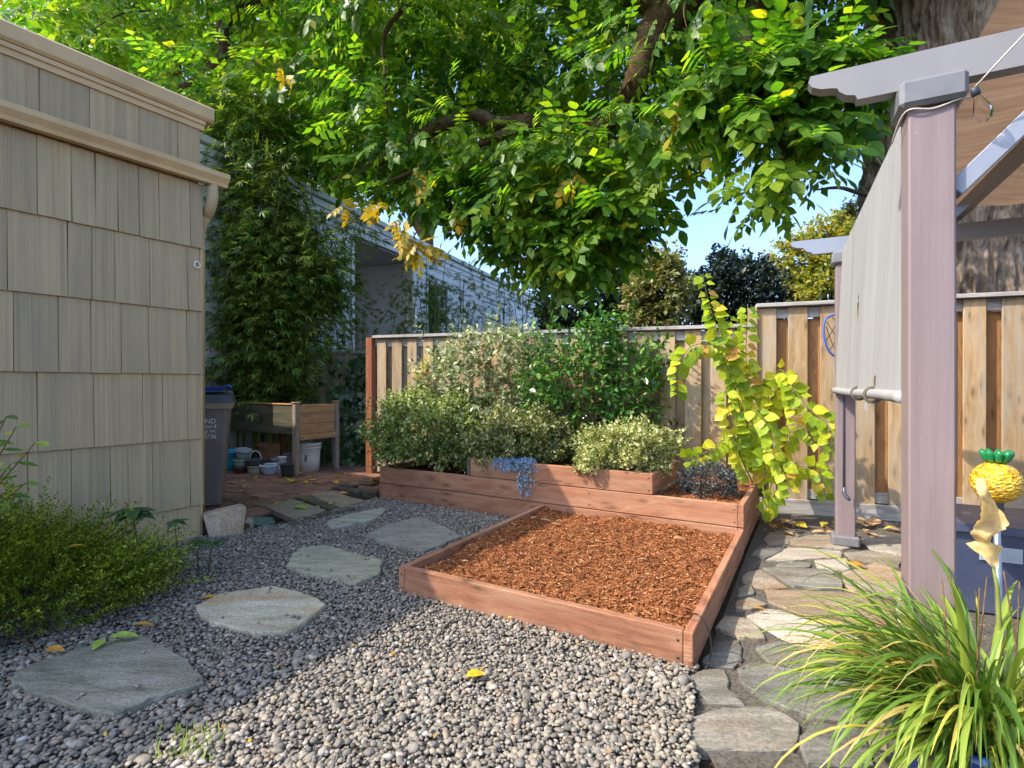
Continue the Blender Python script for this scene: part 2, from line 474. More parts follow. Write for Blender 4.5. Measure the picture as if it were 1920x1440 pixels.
_m.base(_c); _m.normal(_m.bump(_m.math('ADD', _n, _m.math('MULTIPLY', _w, .3)), .35, .004)); M_shade = _m.m

STONES = [stonemat('grey flagstone', srgb(92, 90, 82), srgb(120, 117, 108), srgb(146, 142, 132), srgb(116, 104, 86), rot=.4),
          stonemat('tan flagstone', srgb(116, 106, 90), srgb(144, 134, 116), srgb(170, 160, 142), srgb(156, 120, 84), rot=1.0),
          stonemat('rust flagstone', srgb(108, 94, 78), srgb(130, 114, 94), srgb(148, 130, 110), srgb(156, 100, 62), rot=-.3),
          stonemat('pale flagstone', srgb(134, 128, 116), srgb(164, 157, 144), srgb(188, 180, 166), srgb(174, 148, 116), rot=.2)]
M_step = [stonemat('green grey slate', srgb(104, 104, 90), srgb(134, 134, 118), srgb(156, 154, 140), None, 4., .5),
          stonemat('pale gold slate', srgb(146, 140, 118), srgb(178, 172, 150), srgb(198, 194, 174), srgb(182, 146, 104), 3., .1),
          stonemat('banded slate', srgb(126, 124, 104), srgb(156, 154, 132), srgb(176, 174, 152), None, 5., .15),
          stonemat('blue grey slate', srgb(120, 116, 104), srgb(146, 142, 128), srgb(166, 162, 148), None, 4., .3)]
M_brick = stonemat('red clay paver', srgb(112, 82, 66), srgb(136, 102, 84), srgb(154, 120, 102), srgb(98, 76, 60), 4.)
M_dark_brick = stonemat('mossy dark brick', srgb(58, 54, 48), srgb(84, 78, 68), srgb(104, 98, 86), srgb(70, 72, 44), 5.)
M_concrete = stonemat('rough concrete', srgb(182, 150, 120), srgb(208, 176, 144), srgb(220, 194, 164), srgb(150, 136, 122), 6.)

M_bark = None
_m = Mt('tree bark', .92, .12)
_p = _m.coord('Object', (1, 1, .3), jitter=False)
_n = _m.noise(_p, 9., 8., .65, .6); _n2 = _m.noise(_p, 40., 5., .6)
_g = _m.n('NewGeometry').outputs['Pointiness']
_c = _m.ramp(_m.math('ADD', _m.math('MULTIPLY', _n, .6), _m.math('MULTIPLY', _n2, .4)), [(.3, srgb(84, 70, 58)), (.5, srgb(142, 124, 106)), (.68, srgb(186, 170, 150))])
_m.base(_c); _m.normal(_m.bump(_m.math('ADD', _n, _m.math('MULTIPLY', _n2, .5)), .9, .03)); M_bark = _m.m
M_limb = plain('dark limb bark', srgb(86, 66, 48), .92, .1, .5, 18., .9, dirt=srgb(120, 112, 84), bd=.02)
M_stem = plain('brown stem', srgb(104, 82, 58), .8, .2, .3, 40., .2)
M_greenstem = plain('green stem', srgb(120, 128, 62), .6, .3, .2, 30., .1)

# ------------------------------------------------------------------ ground sheets
ground = link('ground', np_mesh('ground', [(-300, -300, -.03), (300, -300, -.03), (300, 300, -.03), (-300, 300, -.03)], [np.array([[0, 1, 2, 3]])]), mat=M_ground)
tag(ground, 'bare brown soil of the garden and beyond the fences', None, kind='structure')

def sheet(name, poly, z, mat, label):
    mb = MB(); mb.add([(p[0], p[1], z) for p in poly], [tuple(range(len(poly)))])
    return tag(mb.build(name, mat), label, kind='structure')
GRAVEL = [(-3.2, 1.9), (-2.9, 2.75), (-2.26, 3.8), (-1.75, 4.22), (-1.33, 5.12), (.3, 4.2), (1.3, 3.6), (.72, 2.05), (.64, 1.86), (.52, 1.45), (.5, .7), (-3.2, .7)]
sheet('gravel_bed', GRAVEL, 0.0, M_gravelbase, 'grey gravel bed between the shingled house and the raised bed')
PATH = [(.60, .7), (.60, 1.75), (.74, 2.05), (1.56, 3.5), (2.12, 4.47), (2.16, 4.75), (3.6, 4.2), (4.6, 3.8), (4.6, .7)]
path = sheet('flagstone_path', PATH, -.012, M_joint, 'gritty path of irregular flagstones right of the beds')
PATIO = [(-5.6, 5.9), (-2.28, 3.95), (-1.36, 5.2), (-1.5, 8.0), (-5.6, 8.0)]
patio = sheet('brick_patio', PATIO, -.016, plain('patio joint soil', srgb(58, 46, 36), .95, .1, .3, 50., .5), 'red clay paver patio under the planter table')

def inside(poly, x, y):
    r = False; n = len(poly)
    for i in range(n):
        x1, y1 = poly[i][:2]; x2, y2 = poly[(i + 1) % n][:2]
        if (y1 > y) != (y2 > y) and x < (x2 - x1) * (y - y1) / (y2 - y1) + x1: r = not r
    return r
def inside_np(poly, X, Y):
    r = np.zeros(X.shape, bool); n = len(poly)
    for i in range(n):
        x1, y1 = poly[i][:2]; x2, y2 = poly[(i + 1) % n][:2]
        if y1 == y2: continue
        r ^= ((y1 > Y) != (y2 > Y)) & (X < (x2 - x1) * (Y - y1) / (y2 - y1) + x1)
    return r

def slab(name, poly, z0, z1, mat, parent=None, jag=.006, seed=0, dome=.002, chamf=.004):
    rr = random.Random(seed)
    pts = []
    n = len(poly)
    for i in range(n):
        a = Vector(poly[i][:2]); b = Vector(poly[(i + 1) % n][:2])
        k = max(1, int((b - a).length / .035))
        d = (b - a).normalized(); nn = Vector((d.y, -d.x))
        for j in range(k):
            t = j / k
            q = a.lerp(b, t) + nn * rr.uniform(-jag, jag) * (1 if j else 0)
            if j == 0:
                p = Vector(poly[i - 1][:2])
                q = q + ((p - a).normalized() + d) * .003
            pts.append(q)
    c = sum(pts, Vector((0, 0))) / len(pts)
    m = len(pts)
    vs = []
    for q in pts: vs.append((q.x, q.y, z0))
    for q in pts:
        o = (q - c).normalized(); q2 = q + o * rr.uniform(-.003, .003); vs.append((q2.x, q2.y, z1 - chamf * rr.uniform(.7, 1.6)))
    for q in pts:
        o = (q - c).normalized(); q2 = q - o * chamf * rr.uniform(.6, 1.8); vs.append((q2.x, q2.y, z1 + rr.uniform(-1, 1) * .0015))
    for q in pts:
        q2 = c + (q - c) * .55; vs.append((q2.x, q2.y, z1 + dome * rr.uniform(.3, 1)))
    vs.append((c.x, c.y, z1 + dome))
    fs = [(r * m + i, r * m + (i + 1) % m, (r + 1) * m + (i + 1) % m, (r + 1) * m + i) for r in range(3) for i in range(m)]
    fs += [(3 * m + i, 3 * m + (i + 1) % m, 4 * m) for i in range(m)]
    # keep the winding outward
    area = sum(pts[i].x * pts[(i + 1) % m].y - pts[(i + 1) % m].x * pts[i].y for i in range(m))
    if area < 0: fs = [f[::-1] for f in fs]
    mb = MB(); mb.add(vs, fs)
    M = Matrix.Translation((c.x, c.y, z0))
    return mb.build(name, mat, parent, M=M)

# flagstones of the path: outlines laid out on the ground plane
c5 = lambda x, y: gp(1200 + x * .375, 880 + y * .375)
FLAG = [
 ([(620,350),(650,310),(760,306),(800,330),(740,368),(640,372)],1), ([(750,374),(775,345),(940,316),(1090,328),(1095,372),(1012,398)],1),
 ([(560,430),(600,385),(725,380),(712,408),(625,448)],0), ([(634,452),(742,388),(995,408),(1005,436),(870,443),(740,456)],3),
 ([(680,476),(740,462),(856,470),(846,488),(700,487)],0), ([(874,458),(1030,449),(1045,505),(965,508),(884,482)],3),
 ([(1022,415),(1150,408),(1310,438),(1290,482),(1064,450)],1), ([(1106,362),(1180,330),(1310,340),(1318,428),(1160,398)],3),
 ([(620,497),(690,491),(930,504),(1000,560),(1006,598),(860,590),(774,583)],0), ([(512,530),(560,507),(606,503),(734,588),(620,592),(515,565)],1),
 ([(485,600),(556,572),(572,624),(490,634)],1), ([(480,662),(548,642),(636,676),(556,700),(480,700)],1),
 ([(634,602),(1010,614),(1250,662),(1270,790),(1000,806),(850,733),(654,660)],2), ([(540,737),(640,704),(700,709),(1140,862),(1100,885),(860,898),(704,833)],3),
 ([(382,790),(424,737),(520,748),(588,792),(626,848),(500,838)],1), ([(316,960),(384,862),(498,853),(506,948),(468,988),(380,984)],0),
 ([(584,890),(700,862),(820,893),(1000,906),(964,1003),(800,996),(644,958)],0), ([(494,1002),(562,968),(820,1014),(1056,1064),(1116,1276),(860,1236),(622,1146),(524,1078)],0),
 ([(230,1045),(302,1002),(418,998),(446,1060),(434,1090),(524,1176),(342,1161)],0), ([(256,1244),(420,1194),(656,1190),(790,1272),(760,1400),(262,1400)],0),
 ([(1016,520),(1180,470),(1310,520),(1310,640),(1044,597)],1), ([(870,1260),(1120,1300),(1160,1470),(840,1470),(800,1330)],0),
 ([(1330,440),(1480,430),(1500,520),(1330,520)],0), ([(1325,540),(1490,540),(1520,640),(1330,650)],1), ([(1290,670),(1540,660),(1560,800),(1290,800)],3),
 ([(1120,900),(1300,820),(1560,830),(1600,1000),(1180,1040)],1), ([(1320,350),(1470,340),(1480,415),(1330,420)],1), ([(1500,350),(1640,345),(1660,420),(1500,415)],3)]
def grow(poly, k):
    c = sum((Vector(p) for p in poly), Vector()) / len(poly)
    return [c + (Vector(p) - c) * k for p in poly]
for i, (pl, k) in enumerate(FLAG):
    slab('flagstone', grow([c5(*p) for p in pl], 1.05), -.03, .000 + .003 * (i % 3), STONES[k], path, .005, i)

# pavers of the patio
k = 0
PAVER_CUT = [(-5.4, 5.95), (-2.35, 4.2), (-2.22, 4.62), (-1.98, 5.28), (-1.48, 5.5), (-1.5, 7.9), (-5.4, 7.9)]
for i in range(-14, 22):
    for j in range(0, 26):
        c = Vector((-2.3, 4.0, 0)) + A * (i * .262 + (.131 if j % 2 else 0)) + B * (j * .262)
        if not inside(PAVER_CUT, c.x, c.y): continue
        if c.x < -4.9 or c.y > 7.8: continue
        r = random.Random(k)
        plank(patio, 'paver', c - A * .124 + UP * (-.012 + r.uniform(-.004, .004)), c + A * .124 + UP * (-.012 + r.uniform(-.004, .004)), .05, .249, M_brick, bev=.006, share=False)
        k += 1
# dark mossy bricks edging the patio beside the planter
for i, (u, v) in enumerate([(655, 915), (690, 912), (668, 925), (697, 928), (640, 921)]):
    c = gp(u, v); plank(patio, 'edging_brick', c - A * .1 + UP * -.005, c + A * .1 + UP * (-.005 + .01 * (i % 2)), .09, .095, M_dark_brick, bev=.01)

# ------------------------------------------------------------------ stepping stones in the gravel
c3 = lambda x, y: gp(x / 3, 880 + y / 3, .03)
c4 = lambda x, y: gp(560 + x / 3, 880 + y / 3, .03)
px = lambda x, y: gp(x, y, .03)
STEPS = [
 ('large green-grey stepping stone beside the heather bush, nearest the camera', 0, [c3(*p) for p in [(50,1180),(200,1090),(480,1000),(790,940),(900,985),(1060,1070),(1150,1200),(1060,1235),(850,1290),(640,1385),(400,1330),(140,1245)]]),
 ('pale gold oval stepping stone in the shaded gravel, second from the camera', 1, [c3(*p) for p in [(1095,775),(1240,700),(1530,660),(1690,690),(1840,760),(1720,860),(1620,915),(1440,925),(1340,905),(1180,860)]]),
 ('banded olive stepping stone left of the raised bed corner, third from the camera', 2, [px(*p) for p in [(537,1062),(547,1040),(567,1027),(608,1023),(660,1037),(717,1050),(710,1077),(667,1095),(623,1083),(570,1074)]]),
 ('blue-grey pointed stepping stone touching the raised bed side board', 3, [c4(*p) for p in [(360,375),(500,310),(650,275),(720,280),(850,340),(920,378),(700,465),(520,420)]]),
 ('narrow tan stepping stone sliver beside the old planks', 1, [c4(*p) for p in [(160,295),(300,250),(470,215),(490,235),(420,285),(175,335)]])]
for i, (lab, k, poly) in enumerate(STEPS):
    tag(slab('stepping_stone', poly, -.01, .036, M_step[k], None, .007, 50 + i), lab, 'stone', 'stepping stones across the gravel')

# ------------------------------------------------------------------ gravel pebbles
def ico(sub):
    bm = bmesh.new(); bmesh.ops.create_icosphere(bm, subdivisions=sub, radius=1.0)
    v = np.array([p.co[:] for p in bm.verts]); f = np.array([[q.index for q in t.verts] for t in bm.faces]); bm.free()
    return v, f
BED_Q = [Vector((.709, 2.056, 0)), Vector((.709, 2.056, 0)) - A * 1.52, Vector((.709, 2.056, 0)) - A * 1.52 + B * 1.72, Vector((.709, 2.056, 0)) + B * 1.72]
def scatter_pebbles():
    sp = .0142
    xs, ys = np.meshgrid(np.arange(-3.0, 1.0, sp), np.arange(1.35, 5.2, sp))
    X = (xs + RNG.uniform(-.5, .5, xs.shape) * sp).ravel(); Y = (ys + RNG.uniform(-.5, .5, ys.shape) * sp).ravel()
    m = inside_np(GRAVEL, X, Y) & ~inside_np(BED_Q, X, Y)
    m &= (np.abs(X) < Y * .98 + .1)
    for i, (_, _, poly) in enumerate(STEPS):
        c = sum((Vector(p) for p in poly), Vector()) / len(poly)
        m &= ~inside_np([c + (Vector(p) - c) * .97 for p in poly], X, Y)
    for pl, _ in FLAG[15:20]:
        m &= ~inside_np([c5(*p) for p in pl], X, Y)
    # keep the heather's centre free of hidden stones
    m &= ~(((X + 2.75) / .5) ** 2 + ((Y - 2.5) / .35) ** 2 < 1)
    X, Y = X[m], Y[m]; n = len(X)
    size = RNG.lognormal(math.log(.0073), .33, n).clip(.0032, .016)
    S = np.stack([size * RNG.uniform(1.0, 1.55, n), size * RNG.uniform(.8, 1.1, n), size * RNG.uniform(.5, .8, n)], -1)
    Z = RNG.uniform(.002, .016, n) + .008 * vnoise(np.stack([X * 4, Y * 4, 0 * X], -1))
    yaw = RNG.uniform(0, 2 * np.pi, n)
    D = np.stack([np.cos(yaw), np.sin(yaw), RNG.normal(0, .3, n)], -1)
    N = np.stack([RNG.normal(0, .35, n), RNG.normal(0, .35, n), np.ones(n)], -1)
    R = frames(D, N); P = np.stack([X, Y, Z], -1)
    near = Y < 2.15
    Vs, Fs, off = [], [], 0
    v2, f2 = ico(2); v1, f1 = ico(1)
    for k in range(5):
        for sel, (tv, tf) in ((near, (v2, f2)), (~near, (v1, f1))):
            w = sel & (np.arange(n) % 5 == k)
            if not w.any(): continue
            lump = 1 + .55 * (vnoise(tv * 1.1 + 9.1 * k) - .5)[:, None]
            V, Fc = instance(tv * lump, [tf], P[w], R[w], S[w])
            Vs.append(V); Fs.append(Fc[0] + off); off += len(V)
    # strays lying on the stepping stones
    sx_, sy_ = [], []
    for (_, _, poly) in STEPS:
        c = sum((Vector(p) for p in poly), Vector()) / len(poly)
        for _ in range(9):
            q = c.lerp(Vector(poly[RNG.integers(len(poly))]), RNG.uniform(.55, .95)); sx_.append(q.x); sy_.append(q.y)
    k = len(sx_); yaw = RNG.uniform(0, 6.28, k); sz = RNG.uniform(.004, .010, k)
    V, Fc = instance(v1, [f1], np.stack([np.array(sx_), np.array(sy_), .039 + sz * .45], -1), frames(np.stack([np.cos(yaw), np.sin(yaw), 0 * yaw], -1), np.tile([0, 0, 1.], (k, 1))), np.stack([sz * 1.3, sz, sz * .6], -1))
    Vs.append(V); Fs.append(Fc[0] + off); off += len(V)
    me = np_mesh('gravel', np.concatenate(Vs), [np.concatenate(Fs)], True)
    o = link('gravel', me, mat=M_pebble)
    tag(o, 'loose rounded river pebbles in mixed greys and tans', 'gravel', kind='stuff')
    return n
NPEB = scatter_pebbles()
# ------------------------------------------------------------------ shingled house at the left
C0 = Vector((-2.275, 3.834, 0)); W = Vector((.549, .836, 0)).normalized(); NR = Vector((W.y, -W.x, 0))
house = thing('shingled_house', 'low house clad in big striated tan shingles with a long gutter', 'house', C0)
core = [C0 - NR * .02, C0 - W * 6 - NR * .02, C0 - W * 6 - NR * 5, C0 - NR * 5]
wall = MB().prism([p.xy for p in core], -.05, 3.0).build('wall', M_shingle, house)
rs = random.Random(5)
BUTTS = [(-.06, .26), (.246, .735), (.725, 1.20), (1.19, 1.655), (1.645, 2.115), (2.103, 2.57), (2.60, 2.99)]
for ci, (z0, z1) in enumerate(BUTTS):
    s = -.012 if ci % 2 else .006
    first = True
    while s < 3.3:
        wd = rs.choice([.12, .16, .2, .24, .27]) * (.55 if first else 1)
        first = False
        jit = rs.uniform(-.002, .002)
        out = .004 if ci == 6 else .016
        up = UP - NR * (out / (z1 - z0))
        mid = C0 - W * (s + wd / 2) + UP * ((z0 + z1) / 2 + jit) + NR * (out * .5 + .006 + rs.uniform(0, .0025))
        sh = plank(wall, 'shingle', mid - W * (wd / 2 - .0014), mid + W * (wd / 2 - .0014) + UP * rs.uniform(-.0012, .0012), z1 - z0, .011, M_shingle, up=up, bev=.002)
        s += wd
def extrude(profile, p0, p1, n):
    """profile: (out, z) list; extruded from p0 to p1, `n` is the outward direction"""
    mb = MB(); k = len(profile)
    vs = [p0 + n * a + UP * z for a, z in profile] + [p1 + n * a + UP * z for a, z in profile]
    fs = [(i, (i + 1) % k, k + (i + 1) % k, k + i) for i in range(k)] + [tuple(range(k)), tuple(range(2 * k - 1, k - 1, -1))]
    return mb.add(vs, fs)
gut = extrude([(.012, 2.583), (.085, 2.577), (.092, 2.60), (.118, 2.635), (.122, 2.668), (.114, 2.668), (.108, 2.64), (.084, 2.608), (.078, 2.592), (.012, 2.596), (.012, 2.66), (.008, 2.66)], C0 - W * 4.2, C0 + W * .157, NR).build('gutter', M_trim, house)
extrude([(.012, 2.60), (.088, 2.592), (.112, 2.64), (.118, 2.664), (.010, 2.655)], C0 + W * .150, C0 + W * .154, NR).build('end_cap', M_trim, gut)
pts, rad = [], []
for i in range(26):
    t = i / 25; a = t * 1.25
    pts.append(C0 + W * (.065) + NR * (.05 - .13 * (1 - math.cos(a))) + UP * (2.59 - .07 - .15 * math.sin(a)) if t > 0 else C0 + W * .065 + NR * .05 + UP * 2.59)
    rad.append(.036 + (.003 if i % 2 else 0))
last = pts[-1]
pts += [last - NR * .06 + UP * -.05, last - NR * .10 - UP * .12, last - NR * .10 - UP * 2.2]; rad += [.036, .036, .036]
MB().tube(pts, rad, 14).build('downspout', M_spout, gut, True)
extrude([(-.02, 2.965), (.026, 2.965), (.026, 3.0), (.04, 3.004), (.04, 3.03), (-.02, 3.03)], C0 - W * 5.8, C0 + W * .02, NR).build('trim_board', M_trim, house)
extrude([(-.3, 3.036), (.045, 3.034), (.06, 3.05), (.07, 3.125), (.055, 3.14), (-.3, 3.15)], C0 - W * 5.9, C0 + W * .07, NR).build('fascia', M_trim, house)
MB().prism([p.xy for p in [C0 - NR * .28 + W * .07, C0 - W * 5.9 - NR * .28, C0 - W * 5.9 - NR * 5.1, C0 + W * .07 - NR * 5.1]], 3.02, 3.13).build('roof', plain('tar roof', srgb(96, 94, 92), .9, .2), house)
MB().box(C0 + W * .012 - NR * .03 + UP * 1.28, .022, .05, 2.6, W, -NR, UP, .003).build('corner_board', M_trim, house)
hk = at(366, 497, 3.80)
hook = MB().lathe(hk + NR * .0 + UP * .022, [(.001, -.01), (.012, -.01), (.014, .0), (.008, .012), (.006, .03), (.001, .031)], 12, NR).build('ring_hook', plain('white metal', srgb(220, 218, 214), .35, .5), house, True)
MB().tube([hk + NR * .03 + W * (.02 * math.cos(t)) + UP * (.022 * math.sin(t) - .002) for t in np.linspace(0, 2 * math.pi, 25)], .0045, 8, False).build('ring', plain('white ring', srgb(226, 222, 214), .35, .5), hook, True)

# ------------------------------------------------------------------ neighbour's white house behind the left fence
G0 = Vector((-3.09, 10.0, 0)); G = Vector((.36, .933, 0)).normalized(); GN = Vector((G.y, -G.x, 0))
nb = thing('white_house', 'white lap-sided house beyond the fence with a grey recessed porch', 'house', G0)
EAVE = 4.28
def wall_box(s0, s1, z0, z1, d=.25, off=.0):
    c = G0 + G * (s0 + s1) / 2 - GN * (d / 2 + off) + UP * (z0 + z1) / 2
    return MB().box(c, s1 - s0, d, z1 - z0, G, -GN, UP, .004)
gl = wall_box(-4.0, .10, -.05, EAVE).build('wall', M_sidingwall, nb)
gr_ = wall_box(2.22, 13, -.05, EAVE).build('wall', M_sidingwall, nb)
wall_box(.10, 2.22, 3.98, EAVE).build('wall', M_sidingwall, nb)
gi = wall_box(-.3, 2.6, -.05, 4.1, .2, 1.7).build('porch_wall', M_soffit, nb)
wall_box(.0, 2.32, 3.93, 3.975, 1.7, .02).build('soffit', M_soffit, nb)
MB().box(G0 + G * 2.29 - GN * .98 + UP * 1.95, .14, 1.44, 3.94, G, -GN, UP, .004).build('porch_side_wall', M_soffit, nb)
WINS = [(-1.25, -.55, 2.5, 3.25), (2.88, 3.85, 2.2, 3.62), (6.15, 7.8, 2.2, 3.60)]
z = 1.2
while z < EAVE - .05:
    for (s0, s1, par) in ((-3.9, .0, gl), (2.32, 12.9, gr_)):
        cuts = [(s0, s1)]
        for (w0, w1, wz0, wz1) in WINS:
            if wz0 - .12 < z < wz1 + .02:
                nc = []
                for a, b in cuts:
                    if w0 > a and w1 < b: nc += [(a, w0 - .06), (w1 + .06, b)]
                    else: nc.append((a, b))
                cuts = nc
        for a, b in cuts:
            plank(par, 'siding_board', G0 + G * a + GN * .012 + UP * (z + .08), G0 + G * b + GN * .012 + UP * (z + .08), .168, .014, M_siding, up=UP - GN * .075, bev=.002)
    if z < 3.8:
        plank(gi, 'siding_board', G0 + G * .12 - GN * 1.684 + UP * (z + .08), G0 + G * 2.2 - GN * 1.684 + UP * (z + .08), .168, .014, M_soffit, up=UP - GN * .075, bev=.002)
    z += .16
for s, nm in ((.06, 'corner_trim'), (2.26, 'corner_trim')):
    MB().box(G0 + G * s + GN * .018 + UP * 2.0, .10, .05, 4.0, G, -GN, UP, .004).build(nm, M_siding, nb)
for zz, hh, dd in ((4.02, .10, .03), (4.16, .11, .024), (4.28, .11, .05)):
    MB().box(G0 + G * 4.5 + GN * (dd + .005) + UP * zz, 17, .05, hh, G, -GN, UP, .004).build('fascia_board', M_siding, nb)
MB().box(G0 + G * 4.5 - GN * 2.4 + UP * 4.40, 17.2, 5.1, .10, G, -GN, UP, .01).build('roof', M_flash, nb)
for (w0, w1, z0, z1) in WINS:
    wf = MB()
    for (a, b, c_, d_) in ((w0 - .055, w0, z0, z1), (w1, w1 + .055, z0, z1), (w0 - .055, w1 + .055, z1 + .0005, z1 + .06), (w0 - .07, w1 + .07, z0 - .05, z0 - .0005)):
        wf.box(G0 + G * (a + b) / 2 + GN * .02 + UP * (c_ + d_) / 2, b - a, .05, d_ - c_, G, -GN, UP, .004)
    wo = wf.build('window', M_siding, nb)
    MB().box(G0 + G * (w0 + w1) / 2 + GN * .008 + UP * (z0 + z1) / 2, w1 - w0, .006, z1 - z0, G, -GN, UP, .001).build('pane', M_pane, wo)

# ------------------------------------------------------------------ fences
def fence(name, label, p0, p1, h0, h1, sp, bw, mats, seed, bottom=.04, endpost=None, posts=()):
    p0 = Vector((p0[0], p0[1], 0)); p1 = Vector((p1[0], p1[1], 0)); d = (p1 - p0).normalized(); L = (p1 - p0).length
    n = Vector((d.y, -d.x, 0));
    if n.y > 0: n = -n
    th = thing(name, label, 'fence', p0)
    mf, mi, mr, mc = mats
    r = random.Random(seed); k = 0
    H_ = lambda s: h0 + (h1 - h0) * s / L
    zr = UP
    for zz in (.11, None):
        q0 = p0 + UP * ((h0 - .085) if zz is None else .16); q1 = p1 + UP * ((h1 - .085) if zz is None else .16)
        plank(th, 'rail', q0, q1, .088, .036, mr, up=UP)
    if (h0 + h1) > 3.4: pass
    plank(th, 'cap', p0 + UP * (h0 - .012) + n * .005, p1 + UP * (h1 - .012) + n * .005, .15, .034, mr, up=n, bev=.004)
    s = bw / 2 + .01
    while s < L - bw * .3:
        for side in (1, -1):
            ss = s if side > 0 else s + sp / 2
            if ss > L - .02: continue
            w = bw + r.uniform(-.008, .008)
            lean = r.uniform(-.004, .004)
            c = p0 + d * ss + n * (side * (.018 + .0105 + r.uniform(.0005, .003)))
            top = H_(ss) - .034 + r.uniform(-.004, .0) if side > 0 else H_(ss) - .135
            bot = bottom + r.uniform(-.01, .02)
            b = plank(th, 'board', c + UP * bot, c + d * lean + UP * top, w, .018, mf if side > 0 else mi, up=d, bev=.002)
        s += sp
    for ps in posts:
        c = p0 + d * ps + n * -.03
        plank(th, 'post', c - n * .04 + UP * -.05, c - n * .04 + UP * (H_(ps) - .05), .09, .06, mr, up=d)
    if endpost is not None:
        m, off = endpost
        c = p1 + d * .05 + n * .03
        plank(th, 'post', c + UP * -.05, c + UP * (h1 - .02), .095, .095, m, up=d, bev=.004)
    return th
PJ = (2.2, 4.75); PL = (-1.70, 6.57); PR = (5.95, 3.42)
fm = fence('wooden_fence', 'weathered board fence behind the raised planter, ending at a reddish post', PJ, PL, 1.655, 1.715, .228, .14, (M_fence, M_fence, M_fence_grey, M_fence_grey), 1, endpost=(M_redpost, 0), posts=(2.1,))
fr_ = fence('wooden_fence', 'taller golden board fence behind the pergola and the pineapple ornament', PJ, PR, 1.83, 1.835, .25, .148, (M_fence, M_fence_in, M_fence_grey, M_fence_grey), 2, posts=(1.9,))
plank(fr_, 'post', Vector((*PJ, 0)) + Vector((-.03, -.01, -.05)), Vector((*PJ, 0)) + Vector((-.03, -.01, 1.80)), .085, .085, M_fence, up=A)
fl = fence('wooden_fence', 'low old gap-boarded fence behind the planter table, ivy at its end', (-1.95, 8.02), (-5.2, 7.98), 1.61, 1.60, .22, .125, (M_fence_left, M_fence_left, M_fence_left, M_fence_left), 3)
_d = (Vector((*PR, 0)) - Vector((*PJ, 0))).normalized(); _n = Vector((_d.y, -_d.x, 0)); _n = -_n if _n.y > 0 else _n
plank(fr_, 'kickboard', Vector((*PJ, .045)) + _n * .045 + _d * .02, Vector((*PR, .045)) + _n * .045, .13, .022, M_fence_grey)
# small round lamp on the middle fence
c = at(1196, 634, 5.19)
lamp = thing('fence_light', 'small round white light fixed to the fence above the glossy shrub', 'light', c)
MB().lathe(c, [(.001, -.03), (.035, -.03), (.04, -.02), (.04, .0), (.001, .004)], 18, Vector((-.42, -.9, 0))).build('housing', plain('white plastic', srgb(216, 218, 214), .4, .4), lamp, True)
MB().lathe(c + Vector((-.42, -.9, 0)) * .004, [(.03, -.003), (.029, .008), (.018, .016), (.001, .019)], 18, Vector((-.42, -.9, 0))).build('lens', plain('milky lens', srgb(236, 238, 236), .2, .5), lamp, True)

# ------------------------------------------------------------------ raised bed and tiered planter
T = .038
FR = Vector((.709, 2.056, 0)); Q = FR + B * 1.68; FL = FR - A * 1.52; LC = Q - A * 3.29
bed = thing('raised_bed', 'low square raised bed of reddish boards filled with bark mulch', 'raised bed', FR)
plank(bed, 'board', FR - A * T / 2 + UP * .068, Q - B * .002 - A * T / 2 + UP * .068, .156, T, M_bedwood, bev=.004, label='right side board of the mulch bed')
plank(bed, 'board', FR - A * (T + .001) + B * (T / 2 + .001) + UP * .068, FL + A * (T + .001) + B * (T / 2 + .001) + UP * .068, .154, T, M_bedwood, bev=.004, label='sunlit front board with knots')
plank(bed, 'board', FL + A * T / 2 + UP * .066, FL + B * 1.678 + A * T / 2 + UP * .066, .152, T, M_bedwood, bev=.004)
def lumpy(poly, z, amp, res, seed, dome=0.):
    """an uneven filled surface inside a convex quad p0,p1,p2,p3"""
    p = [np.array(q[:2], float) for q in poly]
    nu = max(2, int(np.linalg.norm(p[1] - p[0]) / res)); nv = max(2, int(np.linalg.norm(p[3] - p[0]) / res))
    u, v = np.meshgrid(np.linspace(0, 1, nu + 1), np.linspace(0, 1, nv + 1))
    XY = ((1 - u) * (1 - v))[..., None] * p[0] + (u * (1 - v))[..., None] * p[1] + (u * v)[..., None] * p[2] + ((1 - u) * v)[..., None] * p[3]
    q = np.stack([XY[..., 0], XY[..., 1], np.full_like(u, seed)], -1)
    Z = z + amp * (fbm(q * 5, 3) - .45) + amp * 1.1 * (fbm(q * 28, 4) - .45) + dome * (np.sin(np.pi * u) * np.sin(np.pi * v))
    V = np.concatenate([XY, Z[..., None]], -1).reshape(-1, 3)
    i = (np.arange(nv)[:, None] * (nu + 1) + np.arange(nu)).ravel()
    return V, np.stack([i, i + 1, i + nu + 2, i + nu + 1], -1)
def heap(parent, name, poly, z, amp, res, mat, seed, dome=0.):
    V, f = lumpy(poly, z, amp, res, seed, dome)
    o = WM[parent].translation
    return link(name, np_mesh(name, V - np.array(o), [f], True), parent, Matrix.Translation(o), mat)
BQ = [FL + A * T + B * T, FR - A * T + B * T, Q - A * T, FL + B * 1.68 + A * T]
def face(q): return q if True else q
mul = heap(bed, 'mulch', BQ, .106, .052, .013, M_mulchbed, 1, .012)
